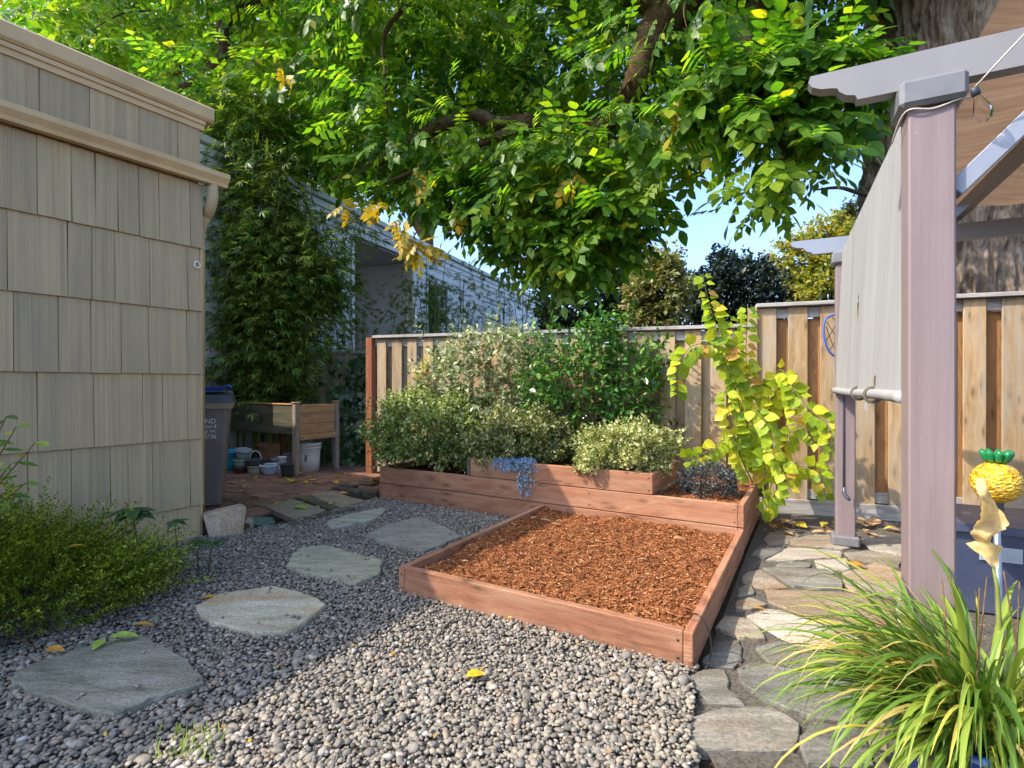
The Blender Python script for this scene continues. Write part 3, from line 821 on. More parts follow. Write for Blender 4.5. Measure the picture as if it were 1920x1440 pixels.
def shreds(parent, quad, zf, n, name, seed, smin=.006, smax=.04):
    r = np.random.default_rng(seed)
    p = [np.array(q[:2], float) for q in quad]
    u, v = r.uniform(.01, .99, n), r.uniform(.01, .99, n)
    XY = ((1 - u) * (1 - v))[:, None] * p[0] + (u * (1 - v))[:, None] * p[1] + (u * v)[:, None] * p[2] + ((1 - u) * v)[:, None] * p[3]
    Z = zf(XY, u, v) + r.uniform(.0, .008, n)
    yaw = r.uniform(0, 2 * np.pi, n)
    D = np.stack([np.cos(yaw), np.sin(yaw), r.normal(0, .3, n)], -1)
    N = np.stack([r.normal(0, .7, n), r.normal(0, .7, n), np.ones(n)], -1)
    L = r.lognormal(math.log(.014), .45, n).clip(smin, smax)
    S = np.stack([L, r.uniform(.0012, .0038, n), L * r.uniform(.1, .5, n)], -1)
    tv = [(-.5, -1, 0), (-.5, 1, 0), (0, -1, .12), (0, 1, .12), (.5, -.7, 0), (.5, .7, 0)]
    V, fc = instance(tv, [[(0, 2, 3, 1), (2, 4, 5, 3)]], np.concatenate([XY, Z[:, None]], 1), frames(D, N), S)
    o = np.array(WM[parent].translation)
    return tag(link(name, np_mesh(name, V - o, fc), parent, Matrix.Translation(o), M_mulch), kind='stuff')
def zbed(z, amp, seed, dome):
    def f(XY, u, v):
        q = np.stack([XY[:, 0], XY[:, 1], np.full(len(XY), float(seed))], -1)
        return z + amp * (fbm(q * 5, 3) - .45) + amp * 1.1 * (fbm(q * 28, 4) - .45) + dome * (np.sin(np.pi * u) * np.sin(np.pi * v))
    return f
shreds(bed, BQ, zbed(.106, .052, 1, .012), 34000, 'mulch_shreds', 3)

tier = thing('tiered_planter', 'two-level planter of reddish boards along the fence holding the shrubs', 'planter', Q)
for z0, z1 in ((.0, .1515), (.1565, .31)):
    zc, w = (z0 + z1) / 2, z1 - z0
    plank(tier, 'board', Q - A * (T + .001) + B * (T / 2 + .001) + UP * zc, LC + A * (T + .001) + B * (T / 2 + .001) + UP * zc, w, T, M_bedwood, bev=.004)
    plank(tier, 'board', Q - A * T / 2 + UP * zc + B * .001, Q + B * 1.13 - A * T / 2 + UP * zc, w, T, M_bedwood, bev=.004)
    plank(tier, 'board', LC + A * T / 2 + UP * zc, LC + B * .92 + A * T / 2 + UP * zc, w, T, M_bedwood, bev=.004)
T3R = Q - A * .61; T3L = Q - A * 2.25
plank(tier, 'board', T3R + B * (T / 2 - .0005) + UP * .391, T3L + A * (T + .001) + B * (T / 2 - .0005) + UP * .391, .152, T, M_bedwood, bev=.004, label='upper front board of the planter')
plank(tier, 'board', T3R + B * (T + .001) - A * T / 2 + UP * .39, T3R + B * .78 - A * T / 2 + UP * .39, .15, T, M_bedwood, bev=.004)
plank(tier, 'board', T3L + A * T / 2 - B * .001 + UP * .388, T3L + A * T / 2 + B * .7 + UP * .388, .148, T, M_bedwood_dark, bev=.004)
heap(tier, 'soil', [LC + A * T + B * T, T3L + B * T + A * .01, T3L + B * .85, LC + A * T + B * .92], .255, .03, .03, M_soil_dark, 2)
heap(tier, 'soil', [T3L + A * T + B * T, T3R - A * T + B * T, T3R - A * T + B * .78, T3L + A * T + B * .8], .425, .03, .03, M_soil_dark, 3)
rq = [T3R + B * T, Q - A * T + B * T, Q - A * T + B * 1.12, T3R + B * 1.12]
heap(tier, 'mulch', rq, .285, .04, .02, M_mulchbed, 4)
shreds(tier, rq, zbed(.285, .04, 4, 0), 2500, 'mulch_shreds', 5)

M_screw = plain('screw head', srgb(92, 84, 78), .45, .5, metal=.7)
def screws(th, pts, n):
    for p in pts: MB().lathe(p, [(.0055, -.004), (.0055, .0012), (.001, .0016)], 10, n).build('screw', M_screw, th, True)
screws(bed, [FR - A * .06 + UP * z - B * .0003 for z in (.035, .105)] + [FL + A * .02 + B * .0 + UP * z for z in (.035, .105)], -B)
screws(bed, [FR + B * .02 + UP * z for z in (.035, .105)] + [Q - B * .06 + UP * z for z in (.035, .105)], A)
screws(tier, [Q - A * s + UP * z + B * .0007 for s in (.06, 1.1, 2.2, 3.22) for z in (.19, .275)] + [Q - A * s + UP * z - B * .0008 for s in (.64, 1.45, 2.19) for z in (.345, .435)], -B)

# black irrigation tube looping over the bed's near corner
hoop = [at(1294, 1160, 2.17), at(1300, 1151, 2.15), at(1312, 1155, 2.12), at(1324, 1172, 2.10), at(1332, 1195, 2.09), at(1334, 1218, 2.085), at(1330, 1240, 2.08), at(1322, 1254, 2.07)]
def smooth_path(pts, n=5):
    out = []
    for i in range(len(pts) - 1):
        p0, p1, p2, p3 = pts[max(i - 1, 0)], pts[i], pts[i + 1], pts[min(i + 2, len(pts) - 1)]
        for k in range(n):
            t = k / n
            out.append(.5 * ((2 * p1) + (p2 - p0) * t + (2 * p0 - 5 * p1 + 4 * p2 - p3) * t * t + (3 * p1 - p0 - 3 * p2 + p3) * t ** 3))
    return out + [pts[-1]]
tag(MB().tube(smooth_path(hoop), .0032, 8).build('irrigation_tube', plain('black tube', srgb(40, 40, 42), .3, .5), None, True), 'thin black irrigation tube arching over the bed corner board', 'tube')
# ------------------------------------------------------------------ pergola
NP = Vector((1.28, 1.62, 0)); PB = Vector((.454, .891, 0)).normalized(); PA = Vector((PB.y, -PB.x, 0)); FP = NP + PB * 2.312
perg = thing('pergola', 'pergola of mauve posts and grey beams with a brown fabric canopy', 'pergola', NP)
HP = .0575
for k, (c, zb) in enumerate(((NP, .0), (FP, .0), (NP + PA * 2.6, 0), (FP + PA * 2.6, 0))):
    p = plank(perg, 'post', c + UP * .03, c + UP * 1.952, HP * 2, HP * 2, M_post, up=PA, bev=.006)
    MB().box(c + UP * .036, .165, .165, .072, PA, PB, UP, .012).build('post_base', M_beamdark, p)
    MB().box(c + UP * 1.995, .165, .16, .082, PA, PB, UP, .012).build('bracket', M_beamdark, p)
def tail_beam(c, L0, L1, z0, z1, t):
    """a board along PA with an ogee-cut tail at its left end"""
    h = z1 - z0
    prof = [(-L0, z1), (-L0 - .006, z1 - h * .18), (-L0 + .004, z1 - h * .34), (-L0 + .03, z1 - h * .46), (-L0 + .06, z1 - h * .5), (-L0 + .075, z1 - h * .54), (-L0 + .082, z1 - h * .66), (-L0 + .10, z1 - h * .80), (-L0 + .125, z1 - h * .86), (-L0 + .132, z0), (L1, z0), (L1, z1)]
    k = len(prof); mb = MB()
    vs = [c + PA * a + UP * z - PB * t / 2 for a, z in prof] + [c + PA * a + UP * z + PB * t / 2 for a, z in prof]
    fs = [tuple(range(k)), tuple(range(2 * k - 1, k - 1, -1))] + [(i, k + i, k + (i + 1) % k, (i + 1) % k) for i in range(k)]
    return mb.add(vs, fs)
tail_beam(NP, .315, 2.95, 2.03, 2.138, .05).build('cross_beam', M_beam, perg)
tail_beam(FP, .33, 2.95, 2.045, 2.15, .05).build('cross_beam', M_brace, perg)
for off in (0, 2.6):
    plank(perg, 'side_beam', NP + PA * (off + .02) + PB * .09 + UP * 1.995, NP + PA * (off + .02) + PB * 2.22 + UP * 1.995, .06, .05, M_beam)
for off in (.61, 1.2, 1.8, 2.4):
    plank(perg, 'rafter', NP + PA * off - PB * .2 + UP * 2.212, FP + PA * off + PB * .25 + UP * 2.212, .082, .04, M_beamdark)
def brace(c, along, z0, z1, run, mat=M_brace):
    p0 = c + along * (HP + .002) + UP * z0; p1 = c + along * (HP + run) + UP * z1
    return plank(perg, 'brace', p0, p1, .05, .055, mat, up=UP)
brace(NP, PA, 1.70, 2.045, .33); brace(FP, PA, 1.72, 2.045, .33)
# canopy cloth, sagging between the rafters
nu, nv = 44, 24
u, v = np.meshgrid(np.linspace(.18, 2.75, nu), np.linspace(-.1, 2.36, nv))
zc = 2.262 + .018 * np.cos(u * 2 * np.pi / .6) + .012 * fbm(np.stack([u * 3, v * 2, u * 0], -1), 3)
P = np.array(NP)[None, None] + u[..., None] * np.array(PA) + v[..., None] * np.array(PB); P[..., 2] = zc
i = (np.arange(nv - 1)[:, None] * nu + np.arange(nu - 1)).ravel()
link('canopy', np_mesh('canopy', P.reshape(-1, 3) - np.array(NP), [np.stack([i, i + 1, i + nu + 1, i + nu], -1)], True), perg, WM[perg], M_canopy)

# roll-down sun shade between the two left posts
sh = thing('sun_shade', 'grey roll-down shade cloth hanging between the pergola posts, torn at its hem', 'shade', NP + PB * 1.1 + UP * 1.1)
nu, nv = 40, 40
holes = [(.20, 1.73, .014, .075), (1.30, 1.52, .03, .075), (.62, 1.13, .035, .028), (1.06, 1.12, .03, .034)]
def shade_pt(s, z):
    b = (2.04 - z) / .95
    off = -.022 - .03 * b + .010 * math.sin(s * 4.2 + 1) * b + .006 * math.sin(s * 11) * b
    return NP + PB * (s + .012 * b) + PA * off + UP * z
ss = np.linspace(.07, 2.225, 110); zz = np.linspace(1.085, 2.045, 70)
mb = MB(); idx = {}
for j, z in enumerate(zz):
    for i_, s in enumerate(ss): idx[(i_, j)] = len(mb.v); mb.v.append(tuple(shade_pt(s, z)))
for j in range(len(zz) - 1):
    for i_ in range(len(ss) - 1):
        s, z = (ss[i_] + ss[i_ + 1]) / 2, (zz[j] + zz[j + 1]) / 2
        if any(((s - a) / c_) ** 2 + ((z - b_) / d_) ** 2 < 1 for a, b_, c_, d_ in holes): continue
        mb.f.append((idx[(i_, j)], idx[(i_ + 1, j)], idx[(i_ + 1, j + 1)], idx[(i_, j + 1)]))
mb.build('cloth', M_shade, sh, True)
tub = [NP + PB * s + PA * (-.058 + .010 * math.sin(s * 4.2 + 1) ) + UP * (1.075 + .004 * math.sin(s * 3)) for s in np.linspace(.06, 2.26, 30)]
hem = MB().tube(tub, .021, 14).build('hem_roll', M_shade, sh, True)
for s in (.62, 1.06):
    c = NP + PB * s + PA * (-.058) + UP * 1.075
    MB().tube([c + PA * (.031 * math.cos(t)) + UP * (.031 * math.sin(t)) for t in np.linspace(0, 6.28, 18)], .007, 6, False, 1.0).build('tie_loop', plain('torn webbing', srgb(104, 96, 84), .9, .1), hem)
c = NP + PB * .62 + PA * -.075 + UP * 1.05
MB().add([c, c + PB * .05, c + PB * .045 - UP * .035 - PA * .01, c + PB * .015 - UP * .05], [(0, 1, 2, 3)]).build('torn_flap', M_shade, hem)
cr = Vector((2.258, 3.575, 0))
crank = thing('crank_rod', 'thin dark crank rod hanging down in front of the far pergola post', 'rod', cr + UP * .36)
MB().tube([cr + UP * .37, cr + UP * 1.9], .0085, 10).build('rod', M_crank, crank, True)
MB().tube([cr + UP * 1.87, cr + UP * 1.905, cr + UP * 1.92], [.012, .013, .006], 10).build('hook', M_crank, crank, True)
MB().tube([cr + UP * .42, cr + UP * .375, cr + PA * .02 + UP * .35 - PB * .02, cr + PA * .03 + UP * .335 - PB * .02], [.012, .014, .013, .008], 10).build('handle', M_crank, crank, True)

# string light on the near post
bulb_c = at(1826, 166, 1.50)
sl = thing('string_light', 'clear glass bulb on a pale cord strung from the near pergola post', 'light', bulb_c)
fl_ = NP - (PA + PB) * (HP + .004); fr2 = NP + (PA - PB) * (HP + .004)
cordp = [fl_ - PA * .02 + PB * .12 + UP * 1.90, fl_ - PA * .004 + UP * 1.945, (fl_ + fr2) / 2 - PB * .004 + UP * 1.938, fr2 - PB * .002 + UP * 1.952, fr2 + PA * .03 + UP * 1.955, bulb_c]
M_cord = plain('pale cord', srgb(190, 182, 166), .6, .3)
MB().tube(smooth_path([Vector(p) for p in cordp], 6), .0028, 6).build('cord', M_cord, sl, True)
MB().tube([bulb_c, at(1870, 118, 1.46), at(1925, 60, 1.42), at(1990, -30, 1.38)], .0026, 6).build('cord', M_cord, sl, True)
ax = Vector((.045, .01, -.085)).normalized()
MB().lathe(bulb_c, [(.001, -.004), (.010, -.003), (.011, .02), (.009, .022)], 14, ax).build('socket', plain('black socket', srgb(52, 56, 62), .5, .4), sl, True)
gm = Mt('bulb glass', .02, .5, (.95, .95, .95, 1)); gm.b.inputs['Transmission Weight'].default_value = 1.0; gm.b.inputs['IOR'].default_value = 1.12
MB().lathe(bulb_c, [(.008, .021), (.010, .03), (.018, .05), (.0225, .068), (.021, .082), (.014, .094), (.001, .099)], 20, ax).build('bulb', gm.m, sl, True)

# hand net hanging on the fence behind the pergola post
c = at(1572, 630, 4.45)
net = thing('hand_net', 'blue-rimmed hand net hanging on the fence beside the far pergola post', 'net', c)
ring = [at(u_, v_, 4.47) for u_, v_ in ((1568, 589), (1556, 593), (1547, 600), (1544, 620), (1548, 643), (1555, 659), (1568, 668), (1590, 664), (1604, 640), (1604, 612), (1590, 592), (1568, 589))]
MB().tube(smooth_path(ring, 4), .009, 8).build('rim', plain('blue plastic rim', srgb(62, 96, 176), .4, .5), net, True)
nm = MB()
for (a, b) in (((1550, 603), (1592, 664)), ((1549, 612), (1570, 664)), ((1560, 594), (1603, 640)), ((1590, 596), (1556, 656)), ((1575, 590), (1548, 640)), ((1602, 620), (1572, 664))):
    nm.tube([at(*a, 4.475), at((a[0] + b[0]) / 2, (a[1] + b[1]) / 2 + 4, 4.49), at(*b, 4.475)], .003, 5)
nm.build('netting', plain('dark netting', srgb(72, 62, 52), .8, .1), net)
plank(net, 'handle', at(1590, 664, 4.475), at(1606, 770, 4.475), .016, .016, plain('blue handle', srgb(62, 96, 176), .4, .5), up=PB)

# ------------------------------------------------------------------ pineapple ornament, curled leaf, tub
pc = at(1868, 904, 1.48)
pine = thing('pineapple_ornament', 'glass pineapple garden ornament, yellow globe with green crown on a stake', 'ornament', (pc.x + .03, pc.y, .0))
_m = Mt('yellow mosaic glass', .15, .6)
vor = _m.n('TexVoronoi', {'Vector': _m.coord('Object', (1, 1, 1.6), jitter=False), 'Scale': 95.})
_c = _m.ramp(_m.n('SeparateColor', {0: vor.outputs['Color']}).outputs[0], [(0, srgb(206, 140, 24)), (.45, srgb(240, 190, 30)), (.8, srgb(250, 220, 90)), (1, srgb(214, 118, 30))])
_m.base(_c); _m.normal(_m.bump(vor.outputs['Distance'], 1., .006)); _m.b.inputs['Transmission Weight'].default_value = .25
ph = [(.001, -.058)]
for k in range(1, 16):
    t = math.pi * k / 16; ph.append((.0585 * math.sin(t), -.058 * math.cos(t)))
ph.append((.022, .058)); ph.append((.001, .0585))
rr = random.Random(4)
gv = MB().lathe(pc, ph, 40)
gv.build('globe', _m.m, pine, True)
gg = Mt('green glass', .08, .6, srgb(40, 150, 84)); gg.b.inputs['Transmission Weight'].default_value = .45
for k in range(9):
    a = k / 9 * 6.283; d = Vector((math.cos(a), math.sin(a), 0)); b = pc + UP * .055 + d * .016
    MB().tube([b, b + d * .008 + UP * .014, b + d * .014 + UP * .027, b + d * .019 + UP * .034], [.007, .009, .009, .004], 8, True).build('crown_leaf', gg.m, pine, True)
MB().tube([pc - UP * .058, Vector((pc.x + .012, pc.y, .3)), Vector((pc.x + .03, pc.y, -.02))], .0085, 10).build('stake', plain('grey metal stake', srgb(128, 138, 146), .35, .6, metal=.6), pine, True)
MB().lathe(pc - UP * .072, [(.012, -.012), (.016, -.01), (.016, .01), (.02, .02), (.014, .024)], 16).build('collar', M_crank, pine, True)
# curled dry leaf draped in front of the ornament
lv = []
spine = [at(1848, 898, 1.40), at(1852, 925, 1.39), at(1846, 950, 1.40), at(1852, 980, 1.41), at(1850, 1005, 1.40), at(1858, 1030, 1.41), at(1862, 1062, 1.41)]
sp_ = smooth_path(spine, 5); wd = [.004, .012, .022, .034, .046, .052, .05, .046, .05, .052]
mb = MB(); cols = 6; rr = random.Random(9)
for i_, p in enumerate(sp_):
    t = i_ / (len(sp_) - 1); w = .005 + .034 * math.sin(min(1, t * 1.25) * math.pi) ** .8 if t < .8 else .006 + .03 * (1 - t) / .2 + .004
    tw = 1.2 * math.sin(t * 7)
    for k in range(cols):
        s = k / (cols - 1) * 2 - 1
        mb.v.append(tuple(p + Vector((math.cos(tw * .4), math.sin(tw) * .5, 0)) * w * s * rr.uniform(.85, 1.1) + Vector((0, 1, 0)) * (.02 * s * s * math.sin(t * 9 + 1)) + UP * rr.uniform(-.004, .004)))
for i_ in range(len(sp_) - 1):
    for k in range(cols - 1):
        a = i_ * cols + k; mb.f.append((a, a + 1, a + cols + 1, a + cols))
M_dry = leafmat('dry yellow leaf', [(0, srgb(226, 190, 112)), (1, srgb(236, 206, 140))], .35, (1.2, 1.0, .6, 1), .7, .2, patch=srgb(186, 140, 110), patch_scale=30.)
dl = thing('dry_leaf', 'curled yellow dry leaf hanging in front of the pineapple ornament', 'leaf', sp_[-1])
mb.build('blade', M_dry, dl, True)
MB().tube([sp_[-1], at(1870, 1100, 1.41), at(1874, 1180, 1.41), at(1876, 1290, 1.41)], [.003, .005, .006, .006], 8).build('stalk', M_greenstem, dl, True)

tubc = Vector((2.48, 2.72, 0))
M_navy = plain('navy plastic', srgb(62, 70, 92), .35, .5, .1, 10., .05, dirt=srgb(90, 92, 100))
tb = thing('storage_tub', 'dark navy plastic tub with a grey label under the fence', 'tub', tubc)
X_ = PA; Y_ = PB
def frustum(c, a0, b0, a1, b1, z0, z1, X=PA, Y=PB, open_top=False, t=.006):
    c = Vector(c); mb = MB()
    ring = lambda a, b, z: [c + X * (sx * a) + Y * (sy * b) + UP * z for sx, sy in ((-1, -1), (-.86, -1), (.86, -1), (1, -1), (1, -.86), (1, .86), (1, 1), (.86, 1), (-.86, 1), (-1, 1), (-1, .86), (-1, -.86))]
    def rr_(a, b, z):
        pts = []
        r = min(a, b) * .16
        for (cx, cy, a0_) in ((a - r, -b + r, -90), (a - r, b - r, 0), (-a + r, b - r, 90), (-a + r, -b + r, 180)):
            for k in range(5):
                t_ = math.radians(a0_ + k * 22.5); pts.append(c + X * (cx + r * math.cos(t_)) + Y * (cy + r * math.sin(t_)) + UP * z)
        return pts
    r0 = rr_(a0, b0, z0); r1 = rr_(a1, b1, z1); n = len(r0)
    vs = r0 + r1; fs = [(i, (i + 1) % n, n + (i + 1) % n, n + i) for i in range(n)] + [tuple(range(n - 1, -1, -1))]
    if open_top:
        vs = vs + rr_(a1 - t, b1 - t, z1) + rr_(a0 - t, b0 - t, z0 + t)
        for k in (1, 2): fs += [(k * n + i, k * n + (i + 1) % n, (k + 1) * n + (i + 1) % n, (k + 1) * n + i) for i in range(n)]
        fs.append(tuple(range(3 * n, 4 * n)))
    else: fs.append(tuple(range(n, 2 * n)))
    return mb.add(vs, fs)
frustum(tubc, .26, .2, .30, .24, .0, .40).build('body', M_navy, tb)
frustum(tubc, .325, .265, .325, .265, .401, .44).build('lid', M_navy, tb)
MB().box(tubc - PB * .2335 - PA * .03 + UP * .30, .16, .004, .07, PA, PB, UP, .001).build('paper_label', plain('grey label', srgb(150, 156, 166), .6, .3), tb)
# weathered stake and blue pot with the grass: see plants

# ------------------------------------------------------------------ planter table and what stands beneath it
TA = Vector((.85, -.53, 0)).normalized(); TBd = Vector((.53, .85, 0)).normalized()
TF = Vector((-2.637, 6.42, 0))
tab = thing('planter_table', 'raised cedar planter box on four legs in front of the bamboo', 'planter', TF)
TL, TW = 1.55, .60
for a in (0, -TL):
    for b in (0, TW):
        c = TF + TA * a + TBd * b
        l_ = plank(tab, 'leg', c + UP * -.005, c + UP * .885, .062, .062, M_tableleg, up=TA, bev=.003)
        if a == 0: MB().box(c + UP * .8925, .085, .085, .013, TA, TBd, UP, .003).build('leg_cap', M_tablewood, l_)
zs = [(.50, .625), (.628, .745), (.748, .862)]
for z0, z1 in zs:
    zc, w = (z0 + z1) / 2, z1 - z0
    plank(tab, 'long_board', TF + TA * -.032 - TBd * .005 + UP * zc, TF - TA * (TL - .032) - TBd * .005 + UP * zc, w, .022, M_tabledark)
    plank(tab, 'long_board', TF + TA * -.032 + TBd * (TW + .005) + UP * zc, TF - TA * (TL - .032) + TBd * (TW + .005) + UP * zc, w, .022, M_tabledark)
    plank(tab, 'end_board', TF + TBd * .032 + TA * .006 + UP * zc, TF + TBd * (TW - .032) + TA * .006 + UP * zc, w, .022, M_tablewood)
    plank(tab, 'end_board', TF + TBd * .032 - TA * (TL + .006) + UP * zc, TF + TBd * (TW - .032) - TA * (TL + .006) + UP * zc, w, .022, M_tablewood)
plank(tab, 'end_rail', TF + TBd * .033 + TA * .022 + UP * .462, TF + TBd * (TW - .033) + TA * .022 + UP * .462, .07, .03, M_tablewood)
plank(tab, 'bottom_board', TF - TA * .04 + TBd * TW / 2 + UP * .50, TF - TA * (TL - .04) + TBd * TW / 2 + UP * .50, TW - .05, .02, M_tabledark, up=TBd)
heap(tab, 'soil', [TF - TA * (TL - .02) + TBd * .02, TF - TA * .02 + TBd * .02, TF - TA * .02 + TBd * (TW - .02), TF - TA * (TL - .02) + TBd * (TW - .02)], .80, .03, .04, M_soil_dark, 8)
plank(tab, 'trim_strip', TF - TA * .05 - TBd * .003 + UP * .871, TF - TA * TL - TBd * .003 + UP * .871, .05, .016, M_tablewood, up=TBd)
c = TF - TA * .7 + TBd * .3
plank(tab, 'support', c + UP * .0, c + UP * .49, .05, .05, M_redpost, up=TA)

def pot(name, label, u, v, r0, r1, h, mat, rim=.012, tilt=(0, 0, 1), content=None, wall=.006, Y=None, z=0.0, cat='pot'):
    c = gp(u, v) if Y is None else Vector(((u - 960) * Y / F, Y, 0))
    c.z = z
    th = thing(name, label, cat, c, 'pots and buckets stored under the planter table')
    prof = [(.001, 0), (r0, 0), (r0 + (r1 - r0) * .5, h * .5), (r1, h - rim * 1.4), (r1 + rim * .4, h - rim * 1.2), (r1 + rim * .45, h), (r1 - wall, h), (r1 - wall * 1.3, h - rim), (r0 - wall * .5, .012), (.001, .011)]
    MB().lathe(c, prof, 28, Vector(tilt).normalized()).build('body', mat, th, True)
    if content is not None:
        MB().lathe(c, [(.001, h * .86), (r1 * .5, h * .9), (r1 * .93, h * .84)], 20, Vector(tilt).normalized()).build('filling', content, th, True)
    return th, c
P_ = plain
pot('bucket', 'turquoise plastic bucket beside the grey bin', 433, 884, .085, .115, .27, P_('turquoise plastic', srgb(48, 162, 190), .35, .5, .05, 6., .03), tilt=(.08, -.05, 1), cat='bucket')
pot('plant_pot', 'brown glazed pot at the bottom of the pot stack', 452, 888, .07, .085, .085, P_('brown glaze', srgb(92, 58, 44), .3, .5))
pot('plant_pot', 'mint green glazed pot stacked on the brown pot', 452, 888, .075, .095, .095, P_('mint glaze', srgb(150, 184, 160), .2, .6), z=.088)
pot('plant_pot', 'grey ringed pot topping the stack, tipped sideways', 455, 888, .07, .092, .12, P_('grey ribbed pot', srgb(170, 174, 172), .5, .3), z=.186, tilt=(.18, -.12, 1))
pot('plant_pot', 'cream stone pot under the dark basket', 479, 889, .085, .095, .11, P_('cream pot', srgb(176, 170, 148), .6, .3))
th, c = pot('basket_pot', 'dark grey pot with a hooped white handle', 479, 889, .10, .115, .075, P_('dark pot', srgb(86, 88, 86), .5, .3), z=.113)
MB().tube([c + Vector((.075 * math.cos(t), 0, .07 + .105 * math.sin(t))) for t in np.linspace(.05, 3.09, 16)], .007, 8).build('handle', P_('white handle', srgb(196, 198, 196), .4, .4), th, True)
M_moss = P_('moss', srgb(70, 86, 34), .95, .1, .4, 90., .9, bd=.01)
pot('plant_bowl', 'white bowl planter with green moss', 506, 890, .085, .112, .13, P_('white glaze', srgb(206, 212, 220), .3, .5), rim=.02, content=M_moss)
pot('plant_pot', 'large upturned-rim terracotta pot behind the bowls', 505, 871, .10, .155, .30, P_('terracotta', srgb(186, 140, 104), .7, .2), rim=.03)
pot('jar', 'white printed jar with a pink lid', 529, 893, .048, .05, .24, P_('white jar', srgb(196, 196, 200), .4, .4), cat='jar')
pot('nursery_pot', 'black nursery pot next to the table leg', 538, 896, .06, .075, .17, P_('black nursery plastic', srgb(58, 60, 58), .5, .4))
pot('plant_pot', 'mauve grey pot behind the front table leg', 546, 881, .07, .1, .22, P_('mauve grey pot', srgb(150, 136, 140), .6, .3))
pot('plant_pot', 'light blue pot peeking between bowl and jar', 519, 881, .05, .07, .15, P_('light blue pot', srgb(160, 178, 196), .5, .3))
th, c = pot('bucket', 'white five-gallon bucket behind the front table leg', 579, 884, .125, .145, .37, P_('white bucket plastic', srgb(214, 208, 196), .45, .35, .05, 6., .03, dirt=srgb(180, 170, 152)), cat='bucket', rim=.02)
MB().lathe(c, [(.146, .30), (.152, .305), (.152, .315), (.1465, .32)], 28).build('band', P_('white band', srgb(206, 200, 188), .45, .35), th, True)
for q, (du, w, h_) in enumerate(((-.9, .05, .07), (.1, .032, .085))):
    d = Vector((math.sin(du), -math.cos(du), 0)); X = Vector((d.y, -d.x, 0))
    bx = MB()
    for k in range(7 if q else 1):
        bx.box(c + d * .1385 + UP * (.19 + (k * .012 - .04 if q else 0)), w, .003, (.008 if q else h_), X, d, UP, .0008)
    bx.build('printed_mark', P_('grey print', srgb(96, 92, 92), .6, .2), th)

# ------------------------------------------------------------------ refuse bin behind the house corner
BX = Vector((.90, .43, 0)).normalized(); BY = Vector((-BX.y, BX.x, 0))
bc = Vector((-2.905, 4.87, 0))
binn = thing('waste_bin', 'tall grey-brown wheeled bin half hidden behind the house corner', 'bin', bc)
M_bin = plain('grey brown plastic', srgb(112, 102, 94), .45, .4, .06, 5., .05, dirt=srgb(136, 122, 110))
M_binrim = plain('pale bin rim', srgb(150, 136, 112), .5, .35, .06, 6., .04)
def rfrus(c, a0, b0, a1, b1, z0, z1): return frustum(c, a0, b0, a1, b1, z0, z1, BX, BY)
bb = rfrus(bc, .20, .22, .265, .285, .03, .90).build('body', M_bin, binn)
rfrus(bc, .285, .305, .29, .31, .90, .955).build('rim', M_binrim, binn)
ld = MB(); 
lidv = rfrus(bc + UP * 0, .30, .32, .27, .30, .956, 1.005)
lidv.v = [(x, y, z + (.05 if z > .98 and (Vector((x, y, 0)) - bc).dot(BY) > 0 else 0)) for x, y, z in lidv.v]
lidv.build('lid', plain('dark lid', srgb(72, 78, 76), .45, .4), binn)
MB().tube([bc - BX * .2 + BY * .33 + UP * .95, bc + BX * .2 + BY * .33 + UP * .95], .016, 10).build('handle', M_bin, binn, True)
for s in (-1, 1):
    MB().lathe(bc + BX * (.13 * s) + BY * .2 + UP * .1, [(.001, -.03), (.085, -.03), (.1, -.02), (.1, .02), (.085, .03), (.001, .03)], 22, BX).build('wheel', plain('black rubber', srgb(36, 36, 36), .8, .2), binn, True)
def letters(text, c, size, mat, parent, X, N, shear=0.):
    cu = bpy.data.curves.new('lettering', 'FONT'); cu.body = text; cu.size = size; cu.extrude = .0008; cu.align_x = 'RIGHT'; cu.shear = shear
    cu.materials.append(mat)
    tmp = bpy.data.objects.new('tmp', cu); COL.objects.link(tmp)
    dg = bpy.context.evaluated_depsgraph_get(); me = bpy.data.meshes.new_from_object(tmp.evaluated_get(dg)); bpy.data.objects.remove(tmp)
    me.materials.clear(); me.materials.append(mat)
    return link('lettering', me, parent, frame_matrix(c, X, N))
M_white = plain('white print', srgb(226, 226, 222), .6, .2, .08, 40., 0)
slope = (.285 - .22) / .87
bnorm = (-BY - UP * slope).normalized()
fc_ = lambda z: bc - BY * (.22 + slope * (z - .03) + .002) + UP * z
for txt, z, sz, shr in (('PORTLAND', .77, .06, 0), ('Disposal &', .73, .044, .3), ('Recycling Inc.', .69, .042, .3), ('281-8736', .635, .052, 0)):
    letters(txt, fc_(z) + BX * .165, sz, M_white, bb, BX, bnorm, shr)
blue = rfrus(bc + BX * .02 + BY * .03, .17, .10, .19, .12, 1.056, 1.085)
bt = thing('blue_tray', 'bright blue plastic tray lying on the grey bin lid', 'tray', bc + UP * 1.056)
frustum(bc + BX * .06 + BY * .05, .13, .12, .17, .15, 1.056, 1.09, BX, BY, True, .008).build('tray', plain('cobalt plastic', srgb(38, 84, 190), .35, .5), bt)
MB().tube([bc + BX * .2 + UP * 1.092, bc + BX * .26 - BY * .02 + UP * 1.10, bc + BX * .27 - BY * .05 + UP * 1.085], .012, 8).build('handle', plain('cobalt handle', srgb(38, 84, 190), .35, .5), bt, True)

